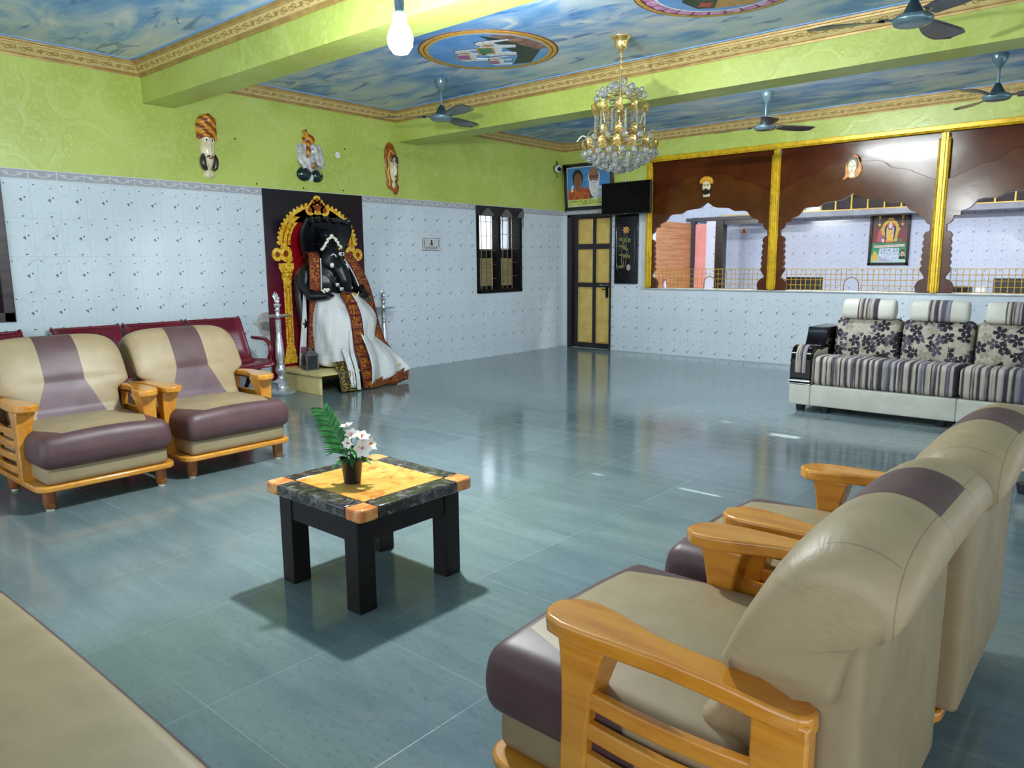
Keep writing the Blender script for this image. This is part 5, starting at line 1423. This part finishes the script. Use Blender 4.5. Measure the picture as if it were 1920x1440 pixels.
b.grid(shemm, 10, 4); o = obj('hem_border', b, BROC, t, ang=80); o.modifiers.new('s','SOLIDIFY').thickness = .006
# shawls over both shoulders
LP = [(.17,-4.73,1.36),(.27,-4.75,1.425),(.375,-4.79,1.36),(.40,-4.81,1.12),(.36,-4.80,.85),(.33,-4.81,.55),(.31,-4.81,.36),(.30,-4.81,.225)]
strip('shoulder_shawl', LP, .066, BROC); strip('shawl_lace', [(x+.002,y+.074,z) for x, y, z in LP[2:7]], .012, WCLOTH)
for sg in (-1, 1): strip('shawl_border', [(x+.004,y+sg*.062,z) for x, y, z in LP], .006, MAR)
strip('white_shawl_tail', [(.28,-4.865,1.0),(.27,-4.875,.70),(.25,-4.885,.44),(.24,-4.885,.24)], [.012,.03,.042,.05], WCLOTH, fold=.006)
strip('shawl_band', [(.259,-4.885,.44),(.256,-4.886,.38)], [.043,.046], simple('mauve_band_cloth', (140,88,98), (120,70,82), 40, .6))
RP = [(.15,cy+.12,1.36),(.27,cy+.15,1.425),(.35,cy+.21,1.35),(.37,cy+.33,1.15),(.35,cy+.43,.93),(.35,cy+.48,.72),(.37,cy+.52,.54),(.41,cy+.555,.38)]
strip('shoulder_shawl', RP, .068, BROC)
for sg in (-1, 1): strip('shawl_border', [(x+.004,y+sg*.064,z) for x, y, z in RP], .006, MAR)
strip('shawl_lace', [(x+.002,y-.076,z) for x, y, z in RP[2:5]], .010, WCLOTH)
patch('green_pendant', (.70,cy+.26,.92), .035, .025, simple('dark_teal_ornament', (36,60,66), (24,40,46), 60, .4), .014)

# ------------------------------------------------------------------ silver standing lamps
def oil_lamp(label, loc):
    t = thing('standing_oil_lamp', label, 'lamp', loc, 0, 'silver standing oil lamps')
    obj('base', B().lathe([(0,0),(.135,0),(.14,.012),(.125,.03),(.10,.042),(.075,.055),(.06,.08),(.065,.10),(.085,.112),(.085,.125),(.05,.14),(.034,.16),(.03,.19),(.045,.215),(.052,.245),(.046,.275),(.034,.295),(.04,.31),(0,.31)], n=24), SILV, t, ang=60)
    pr = [(0,.31),(.036,.312),(.034,.33),(.043,.37),(.040,.44),(.036,.52),(.026,.60),(.022,.615)]
    for k in range(7): pr += [(.030,.622+k*.020),(.030,.628+k*.020),(.021,.634+k*.020)]
    pr += [(.019,.775),(0,.775)]
    obj('stem', B().lathe(pr, n=18), SILV, t, ang=60)
    obj('oil_tray', B().lathe([(0,.770),(.03,.770),(.05,.775),(.115,.782),(.128,.795),(.132,.797),(.120,.786),(.04,.783),(0,.784)], n=28), SILV, t, ang=60)
    b = B()
    for k in range(5):
        a = 2*PI*k/5; b.tube([(.10*cos(a),.10*sin(a),.787),(.15*cos(a),.15*sin(a),.798)], [.02,.006], 8, .5)
    obj('wick_spout', b, SILV, t); t.children[-1].name = 'spout_ring'
    obj('finial', B().lathe([(0,.783),(.026,.785),(.020,.81),(.018,.83),(.028,.845),(.018,.86),(.024,.875),(.036,.895),(.036,.905),(.016,.91),(0,.91)], n=18), SILV, t, ang=60)
    b = B(); b.ball((0,0,.935),(.032,.024,.030)); b.ball((.012,.004,.965),(.018,.016,.018)); b.tube([(.02,.004,.965),(.04,.006,.96)], [.008,.003], 6)
    for k in range(5): b.tube([(-.015,(k-2)*.006,.945),(-.035,(k-2)*.012,.985),(-.030+.004*abs(k-2),(k-2)*.016,1.03-.012*abs(k-2))], [.008,.007,.002], 6, .6)
    obj('bird_ornament', b, SILV, t)
    return t
ol = oil_lamp('silver standing oil lamp left of the idol, beside the maroon armrest', (.36,-5.24,0))
dup(ol, (.175,-3.73,0), 0, 'silver standing oil lamp right of the idol with its foot hidden')
# small iron lantern
LANT = simple('worn_grey_metal', (112,110,108), (80,78,78), 24, .5, .5); LGLASS = simple('smoky_glass', (52,54,58), (40,42,46), 10, .1)
t = thing('metal_lantern', 'small grey square metal lantern on the platform before the idol', 'lantern', (.42,-4.93,.2155), math.radians(-14))
b = B(); s = .068
b.box((-s,-s,0),(s,s,.012)).box((-s,-s,.15),(s,s,.16))
for sx in (-1, 1):
    for sy in (-1, 1): b.cbox((sx*(s-.008),sy*(s-.008),.08),(.016,.016,.15))
obj('lantern_body', b, LANT, t, bev=.002)
b = B().hexa([(-s,-s,.16),(s,-s,.16),(s,s,.16),(-s,s,.16)],[(-.035,-.035,.195),(.035,-.035,.195),(.035,.035,.195),(-.035,.035,.195)]); b.lathe([(0,.195),(.034,.195),(.034,.225),(.0,.23)], n=14); obj('lantern_roof', b, LANT, t, ang=30)
for k in range(4):
    a = PI/2*k; b = B().ball((.036*cos(a+.6),.036*sin(a+.6),.213),(.010,.010,.010),8,10); obj('vent_hole', b, BLACKMETAL, t)
for (a, c) in (((-s+.012,-s+.004),(s-.012,-s+.007)),((-s+.012,s-.007),(s-.012,s-.004)),((s-.007,-s+.012),(s-.004,s-.012)),((-s+.004,-s+.012),(-s+.007,s-.012))): obj('lantern_pane', B().box((a[0],a[1],.012),(c[0],c[1],.15)), LGLASS, t)

# ------------------------------------------------------------------ ceiling fans
FANB = simple('blue_grey_fan_enamel', (112,138,146), (92,118,126), 6, .25, .4); FAND = simple('dark_teal_fan_enamel', (52,72,76), (40,58,62), 6, .25, .3); BLADE = simple('grey_brown_fan_blade', (88,88,90), (70,70,72), 5, .28, .3); FCHR = simple('bright_bracket_metal', (206,196,180), (176,164,150), 20, .2, 1.0)
def fan(label, x, y, rz):
    t = thing('ceiling_fan', label, 'fan', (x, y, H), rz, 'ceiling fans')
    obj('canopy', B().lathe([(0,-.125),(.014,-.122),(.024,-.112),(.056,-.058),(.066,-.02),(.062,0),(0,0)], n=22), FANB, t, ang=60)
    obj('downrod', B().lathe([(0,-.27),(.011,-.27),(.011,-.10),(0,-.10)], n=12), FANB, t)
    obj('top_cover', B().lathe([(0,-.245),(.018,-.245),(.028,-.262),(.060,-.325),(.064,-.340),(0,-.340)], n=24), FAND, t, ang=60)
    obj('motor', B().lathe([(0,-.335),(.09,-.336),(.110,-.348),(.113,-.365),(.100,-.383),(.088,-.388),(.05,-.392),(0,-.393)], n=32), FANB, t, ang=50)
    for k in range(3):
        a = 2*PI*k/3; M = Matrix.Rotation(a, 4, 'Z')
        b = B(); b.M = M; b.tube([(.09,0,-.352),(.14,.012,-.350),(.19,0,-.348)], [.016,.020,.012], 8, .4); b.ball((.155,.012,-.346),(.03,.022,.008)); br = obj('blade_bracket', b, FCHR, t)
        b = B(); b.M = M
        def bl(s, q):
            r = .15+.43*s; w = .040+.050*sin(min(1, s*1.1)*PI*.60)-(.085*max(0,s-.82)/.18)*abs(q-.30)
            return (r, (q-.45)*2*w+.03*s*s+.035*sin(s*PI)*.5, -.350+(q-.5)*-.030*(1-.3*s))
        b.grid(bl, 16, 6); o = obj('blade', b, BLADE, t, ang=80); o.modifiers.new('s','SOLIDIFY').thickness = .004
    return t
f1 = fan('grey ceiling fan left of the chandelier by the second beam', 1.567, -4.075, math.radians(97))
dup(f1, (3.69,-1.37,H), math.radians(53), 'ceiling fan above the middle arch, right of the chandelier')
dup(f1, (5.79,-1.43,H), math.radians(6), 'ceiling fan at the far right above the third arch')
dup(f1, (5.77,-4.27,H), math.radians(75), 'nearest ceiling fan at top right, in front of the beam')

# ------------------------------------------------------------------ chandelier
GILT = simple('polished_gilt', (248,218,146), (232,196,116), 10, .2, .9)
CRY = Mat('clear_crystal'); CRY.fin((250,252,255), .0, spec=.6); CRY.b.inputs['Transmission Weight'].default_value = .9; CRY.b.inputs['IOR'].default_value = 1.5; CRY = CRY.mat
t = thing('chandelier', 'tiered crystal and gilt chandelier hanging before the portrait', 'chandelier', (3.608,-4.064,H))
Zc = lambda z: z-H
obj('canopy', B().lathe([(0,Zc(2.945)),(.025,Zc(2.947)),(.042,Zc(2.965)),(.050,Zc(3.0)),(.058,Zc(3.035)),(.078,Zc(3.048)),(.078,Zc(3.055)),(0,Zc(3.055))], n=28), GILT, t, ang=60)
b = B()
for k in range(7):
    z = Zc(2.935-.022*k); R0 = .010
    P = [((R0*cos(a) if k % 2 else 0), (0 if k % 2 else R0*cos(a)), z+.015*sin(a)) for a in [2*PI*q/10 for q in range(11)]]
    b.tube(P, .0028, 6)
b.tube([(0,0,Zc(2.945)),(0,0,Zc(2.78))], .004, 8); obj('chain', b, GILT, t)
obj('centre_stem', B().lathe([(0,Zc(2.16)),(.018,Zc(2.16)),(.018,Zc(2.40)),(.012,Zc(2.45)),(.05,Zc(2.475)),(.05,Zc(2.49)),(.012,Zc(2.50)),(.012,Zc(2.74)),(0,Zc(2.78))], n=14), GILT, t, ang=50)
def ringt(n_, R, z, r=.005): 
    return obj(n_, B().tube([(R*cos(2*PI*k/48), R*sin(2*PI*k/48), Zc(z)) for k in range(49)], r, 6), GILT, t)
for R, z in ((.20,2.55),(.20,2.475),(.17,2.38),(.17,2.30),(.275,2.255),(.275,2.185),(.14,2.62)): ringt('gilt_ring', R, z)
b = B()
for R, z in ((.20,2.475),(.17,2.30),(.275,2.185),(.14,2.62)):
    for k in range(6):
        a = 2*PI*k/6; b.tube([(0,0,Zc(z)),(R*cos(a),R*sin(a),Zc(z))], .004, 6)
for k in range(6):
    a = 2*PI*k/6+.3; b.tube([(.17*cos(a),.17*sin(a),Zc(2.30)),(.17*cos(a),.17*sin(a),Zc(2.38))], .003, 6)
    b.tube([(.19*cos(a),.19*sin(a),Zc(2.475)),(.165*cos(a),.165*sin(a),Zc(2.38))], .003, 6)
obj('gilt_spokes', b, GILT, t)
ball_me = mesh_of('crystal_ball', B().ball((0,0,0), .0275, 7, 10), CRY, smooth=False)
small_me = mesh_of('crystal_ball', B().ball((0,0,0), .021, 7, 9), CRY, smooth=False)
prism_me = mesh_of('crystal_prism', B().lathe([(0,0),(.009,.006),(.009,.150),(.004,.165),(0,.165)], n=6), CRY, smooth=False)
def leafgilt():
    b = B()
    def g(s, q):
        w = .034*(1-.35*s); return (.012*sin(s*2.4)+.010*(2*q-1)**2, (2*q-1)*w, .085*s-.012*abs(2*q-1)*s)
    b.grid(g, 8, 6)
    for k in range(3): b.tube([(.012,-.03+.004*k,.012+.022*k),(.020,0,.030+.022*k),(.012,.03-.004*k,.012+.022*k)], .0035, 5)
    me = mesh_of('gilt_leaf', b, GILT); return me
leaf_me = leafgilt()
def put(name, me, R, z, a, tilt=0, s=1.0):
    o = D.objects.new(name, me); COL.objects.link(o); o.parent = t
    o.location = (R*cos(a), R*sin(a), Zc(z)); o.rotation_euler = (0, tilt, a); o.scale = (s, s, s); return o
for k in range(12): put('gilt_leaf', leaf_me, .20, 2.465, 2*PI*k/12, .12, 1.1)
for k in range(10): put('gilt_leaf', leaf_me, .17, 2.285, 2*PI*k/10+.2, .15, 1.1)
for k in range(16): put('gilt_leaf', leaf_me, .275, 2.178, 2*PI*k/16+.1, .18, 1.1)
for k in range(12): put('crystal_prism', prism_me, .20, 2.305, 2*PI*k/12+.26)
for k in range(10): put('crystal_prism', prism_me, .12, 2.31, 2*PI*k/10)
for k in range(8): put('crystal_ball', ball_me, .15, 2.625, 2*PI*k/8)
for k in range(6): put('crystal_ball', ball_me, .095, 2.675, 2*PI*k/6+.3)
put('crystal_ball', ball_me, .03, 2.72, .5); put('crystal_ball', ball_me, .04, 2.70, 3.4)
for k in range(6): put('crystal_ball', ball_me, .19, 2.60, 2*PI*k/6+.4)
for k in range(12): put('crystal_ball', ball_me, .255, 2.275, 2*PI*k/12+.2)
for (R, z, n_) in ((.285,2.155,18),(.245,2.125,15),(.195,2.095,13),(.145,2.066,10),(.09,2.045,7),(.03,2.032,3)):
    for k in range(n_): put('crystal_ball', ball_me if n_ > 9 else ball_me, R, z, 2*PI*k/n_+R*9)
b = B(); _r = random.Random(8)
for (R, z, n_) in ((.262,2.135,17),(.22,2.11,15),(.165,2.085,12),(.115,2.06,9),(.06,2.045,5),(.18,2.64,9),(.21,2.24,14)):
    for k in range(n_):
        a = 2*PI*k/n_+R*5; b.ball((R*cos(a),R*sin(a),Zc(z)), .020, 6, 8)
o = obj('crystal_bead_net', b, CRY, t, smooth=False); o['kind'] = 'stuff'
for k in range(14):
    a = 2*PI*k/14
    if k % 2 == 0:
        o = obj('gilt_scroll', B().tube([((.25+.02*q)*cos(a), (.25+.02*q)*sin(a), Zc(2.27+.045*sin(PI*q/5))) for q in range(6)], .003, 5), GILT, t)

# ------------------------------------------------------------------ ceiling paintings
RIMB = P_('painted_brown_rim', (128,62,34), .5); RIMG = P_('painted_gold_rim', (222,176,70), .5); BLUEP = simple('painted_blue_field', (86,146,214), (120,170,224), 3, .5); WEL = simple('painted_white_elephant', (234,236,240), (212,218,228), 20, .5); INKB = P_('painted_dark_outline', (52,36,34), .5)
GREENP = simple('painted_green_blanket', (84,140,88), (60,110,70), 60, .5); PURP = simple('painted_purple_blanket', (176,110,176), (150,84,150), 60, .5); TRUNKP = simple('painted_brown_bark', (176,132,112), (120,80,70), 9, .5); GDP = simple('painted_dark_foliage', (46,66,54), (30,44,38), 20, .5); OCH = P_('painted_ochre', (196,150,86), .5)
def medallion(name, label, cx, cy, R):
    t = thing(name, label, 'painting', (cx, cy, H))
    def disc(n, r, d0, d1, m): return obj(n, B().prism([(r*cos(2*PI*k/64), r*sin(2*PI*k/64)) for k in range(64)], -d1, -d0, 2), m, t, smooth=False)
    return t, disc
t, disc = medallion('ceiling_medallion', 'oval looking round ceiling painting with white elephants, left of chandelier', 2.556, -4.475, .59)
disc('painted_rim', .59, 0, .003, RIMB); disc('painted_rim', .575, .002, .0045, RIMG); disc('painted_rim', .545, .004, .0055, RIMB); disc('painted_rim', .535, .005, .0065, RIMG); disc('painted_field', .505, .006, .0075, BLUEP)
# the picture's own up direction points to the photographed left (-x,-y); e: along procession
eu = Vector((-.62,-.78,0)).normalized(); er = Vector((.78,-.62,0)).normalized()
eu = Vector((-.78,-.62,0)).normalized(); er = Vector((.62,-.78,0)).normalized()
def mp(n, P, d, m):
    q = [(er*a+eu*c) for a, c in P]; q = [(v.x, v.y) for v in q]
    q = [((x*min(1,.50/math.hypot(x,y)), y*min(1,.50/math.hypot(x,y))) if math.hypot(x,y) > .5 else (x,y)) for x, y in q]
    return obj(n, B().prism(q, -.0075-d, -.0074, 2), m, t, smooth=False)
mp('painted_bark', [(.30,-.42),(.46,-.20),(.48,-.02),(.30,-.18),(.05,-.42),(.10,-.49)], .001, TRUNKP)
mp('painted_foliage', [(-.35,-.36),(.05,-.44),(.34,-.20),(.46,.05),(.20,-.10),(-.10,-.25),(-.40,-.20)], .0005, GDP)
def elephant(ox, oy, s, blanket):
    def q(P): return [(ox+s*a, oy+s*c) for a, c in P]
    body = [(-.50,.10),(-.42,.26),(-.20,.33),(.10,.33),(.24,.26),(.30,.34),(.42,.36),(.52,.28),(.56,.10),(.62,-.12),(.66,-.30),(.60,-.32),(.52,-.14),(.44,.0),(.36,-.02),(.30,-.10),(.28,-.42),(.12,-.42),(.10,-.16),(-.20,-.14),(-.24,-.42),(-.42,-.42),(-.44,-.10)]
    mp('painted_outline', q([(a*1.05, c*1.06) for a, c in body]), .0012, INKB); mp('painted_elephant', q(body), .0018, WEL)
    mp('painted_ear', q([(.22,.26),(.34,.20),(.34,.02),(.24,-.02),(.18,.12)]), .0024, OCH)
    mp('painted_blanket', q([(-.32,.35),(.12,.36),(.14,.02),(-.30,.0)]), .0022, OCH); mp('painted_blanket', q([(-.27,.31),(.07,.32),(.09,.07),(-.25,.05)]), .0028, blanket)
    mp('painted_eye', q([(.44,.20),(.48,.22),(.49,.19),(.45,.18)]), .0026, INKB)
elephant(-.12, .16, .34, PURP); elephant(.08, -.06, .42, GREENP); elephant(-.30,-.08,.26,PURP)
t, disc = medallion('ceiling_medallion', 'ceiling painting with pink petal border cut off at the top edge', 4.66, -4.53, .57)
disc('painted_rim', .57, 0, .003, RIMB); disc('painted_rim', .557, .002, .0045, RIMG); disc('painted_rim', .525, .004, .0052, RIMB)
PINKP = simple('painted_pink_petal', (222,170,206), (190,110,166), 14, .5); MAGP = P_('painted_magenta', (120,30,84), .5)
disc('painted_petal_ring', .52, .005, .006, MAGP)
for k in range(26):
    a0, a1 = 2*PI*k/26+.02, 2*PI*(k+1)/26-.02
    P = [(.43*cos(a0),.43*sin(a0)),(.50*cos(a0),.50*sin(a0)),(.513*cos((a0+a1)/2),.513*sin((a0+a1)/2)),(.50*cos(a1),.50*sin(a1)),(.43*cos(a1),.43*sin(a1))]
    obj('painted_petal', B().prism(P, -.0072, -.0055, 2), PINKP, t, smooth=False)
disc('painted_rim', .435, .006, .008, WEL); disc('painted_field', .415, .007, .009, BLUEP)
obj('painted_ground', B().prism([(.05,.40),(.30,.27),(.38,.10),(.2,.0),(-.1,.1),(-.2,.3)], -.0105, -.0085, 2), OCH, t, smooth=False); obj('painted_robe', B().prism([(-.28,.24),(-.18,.30),(-.05,.1),(-.2,-.1),(-.3,.05)], -.011, -.0085, 2), GDP, t, smooth=False)
obj('painted_flower', B().prism([(-.26,.20),(-.2,.26),(-.14,.2),(-.2,.14)], -.0115, -.0085, 2), P_('painted_red', (190,60,60)), t, smooth=False)
# bare ceiling hook
tag(obj('ceiling_hook', B().tube([(0,0,0),(0,0,-.03),(.02,.0,-.05),(.045,0,-.045),(.05,0,-.03)], .004, 6), STEEL, loc=(1.49,-6.62,H)), 'thin bare wire hook on the ceiling above the first beam', 'hook')

# ------------------------------------------------------------------ bulb hanging in front of the beam
BP = Vector((4.17,-6.87,2.365))
GLOW = Mat('glowing_bulb'); GLOW.fin((255,255,255), .4); GLOW.b.inputs['Emission Color'].default_value = (0.88,1.0,1.0,1); GLOW.b.inputs['Emission Strength'].default_value = 60; GLOW = GLOW.mat
t = thing('hanging_bulb', 'glowing light bulb hanging from a cord before the first green beam', 'light', BP)
obj('bulb_glass', B().lathe([(0,-.085),(.035,-.078),(.058,-.045),(.062,-.010),(.05,.03),(.036,.055),(0,.055)], n=24), GLOW, t, ang=80)
obj('bulb_cap', B().lathe([(0,.055),(.033,.055),(.036,.10),(.022,.11),(0,.11)], n=18), WHP, t, ang=50)
HOLD = simple('blue_grey_bulb_holder', (96,124,140), (76,100,116), 20, .4)
obj('bulb_holder', B().lathe([(0,.10),(.019,.10),(.024,.14),(.024,.18),(.014,.215),(.006,.23),(0,.23)], n=18), HOLD, t, ang=50)
obj('cord', B().tube([(0,0,.22),(0.002,0,.45),(0,0,H-BP.z)], .0035, 6), BLACKMETAL, t)
lt = D.lights.new('bulb_light', 'POINT'); lt.energy = 400; lt.color = (.93,.99,1.0); lt.shadow_soft_size = .06
o = D.objects.new('bulb_light', lt); COL.objects.link(o); o.location = BP-Vector((0,0,.09)); 

# ------------------------------------------------------------------ daylight
wd = D.worlds.new('World'); bpy.context.scene.world = wd; wd.use_nodes = True
bg = wd.node_tree.nodes['Background']; bg.inputs[0].default_value = (.83,.91,1.0,1); bg.inputs[1].default_value = 3.6
sl = D.lights.new('sun', 'SUN'); sl.energy = 22; sl.angle = .005; sl.color = (1,.95,.86)
o = D.objects.new('sun', sl); COL.objects.link(o); o.rotation_euler = SUN.to_track_quat('-Z', 'Y').to_euler(); o.location = (14,-7,6)

# ------------------------------------------------------------------ camera
cd = D.cameras.new('camera'); cam = D.objects.new('camera', cd); COL.objects.link(cam)
cd.sensor_fit = 'HORIZONTAL'; cd.sensor_width = 36.0; cd.lens = 1401.9987/1920*36.0; cd.clip_start = .02
yaw, pit, rol = math.radians(-40.77379), math.radians(9.16222), math.radians(-.435259)
d_ = Vector((sin(yaw)*cos(pit), cos(yaw)*cos(pit), -sin(pit))); r_ = Vector((cos(yaw), -sin(yaw), 0)); u_ = r_.cross(d_)
r2 = cos(rol)*r_+sin(rol)*u_; u2 = -sin(rol)*r_+cos(rol)*u_
M = Matrix((r2, u2, -d_)).transposed().to_4x4(); M.translation = (7.03781,-9.39789,1.29); cam.matrix_world = M
sc = bpy.context.scene; sc.camera = cam
vs = sc.view_settings; vs.view_transform = 'Standard'; vs.look = 'None'; vs.gamma = 1.0; vs.use_curve_mapping = False; vs.exposure = 0.0
sc.cycles.max_bounces = 12; sc.cycles.diffuse_bounces = 5; sc.cycles.glossy_bounces = 4; sc.cycles.transmission_bounces = 10; sc.cycles.transparent_max_bounces = 8
sc.cycles.caustics_reflective = False; sc.cycles.caustics_refractive = False; sc.cycles.sample_clamp_indirect = 6.0; sc.cycles.use_denoising = True
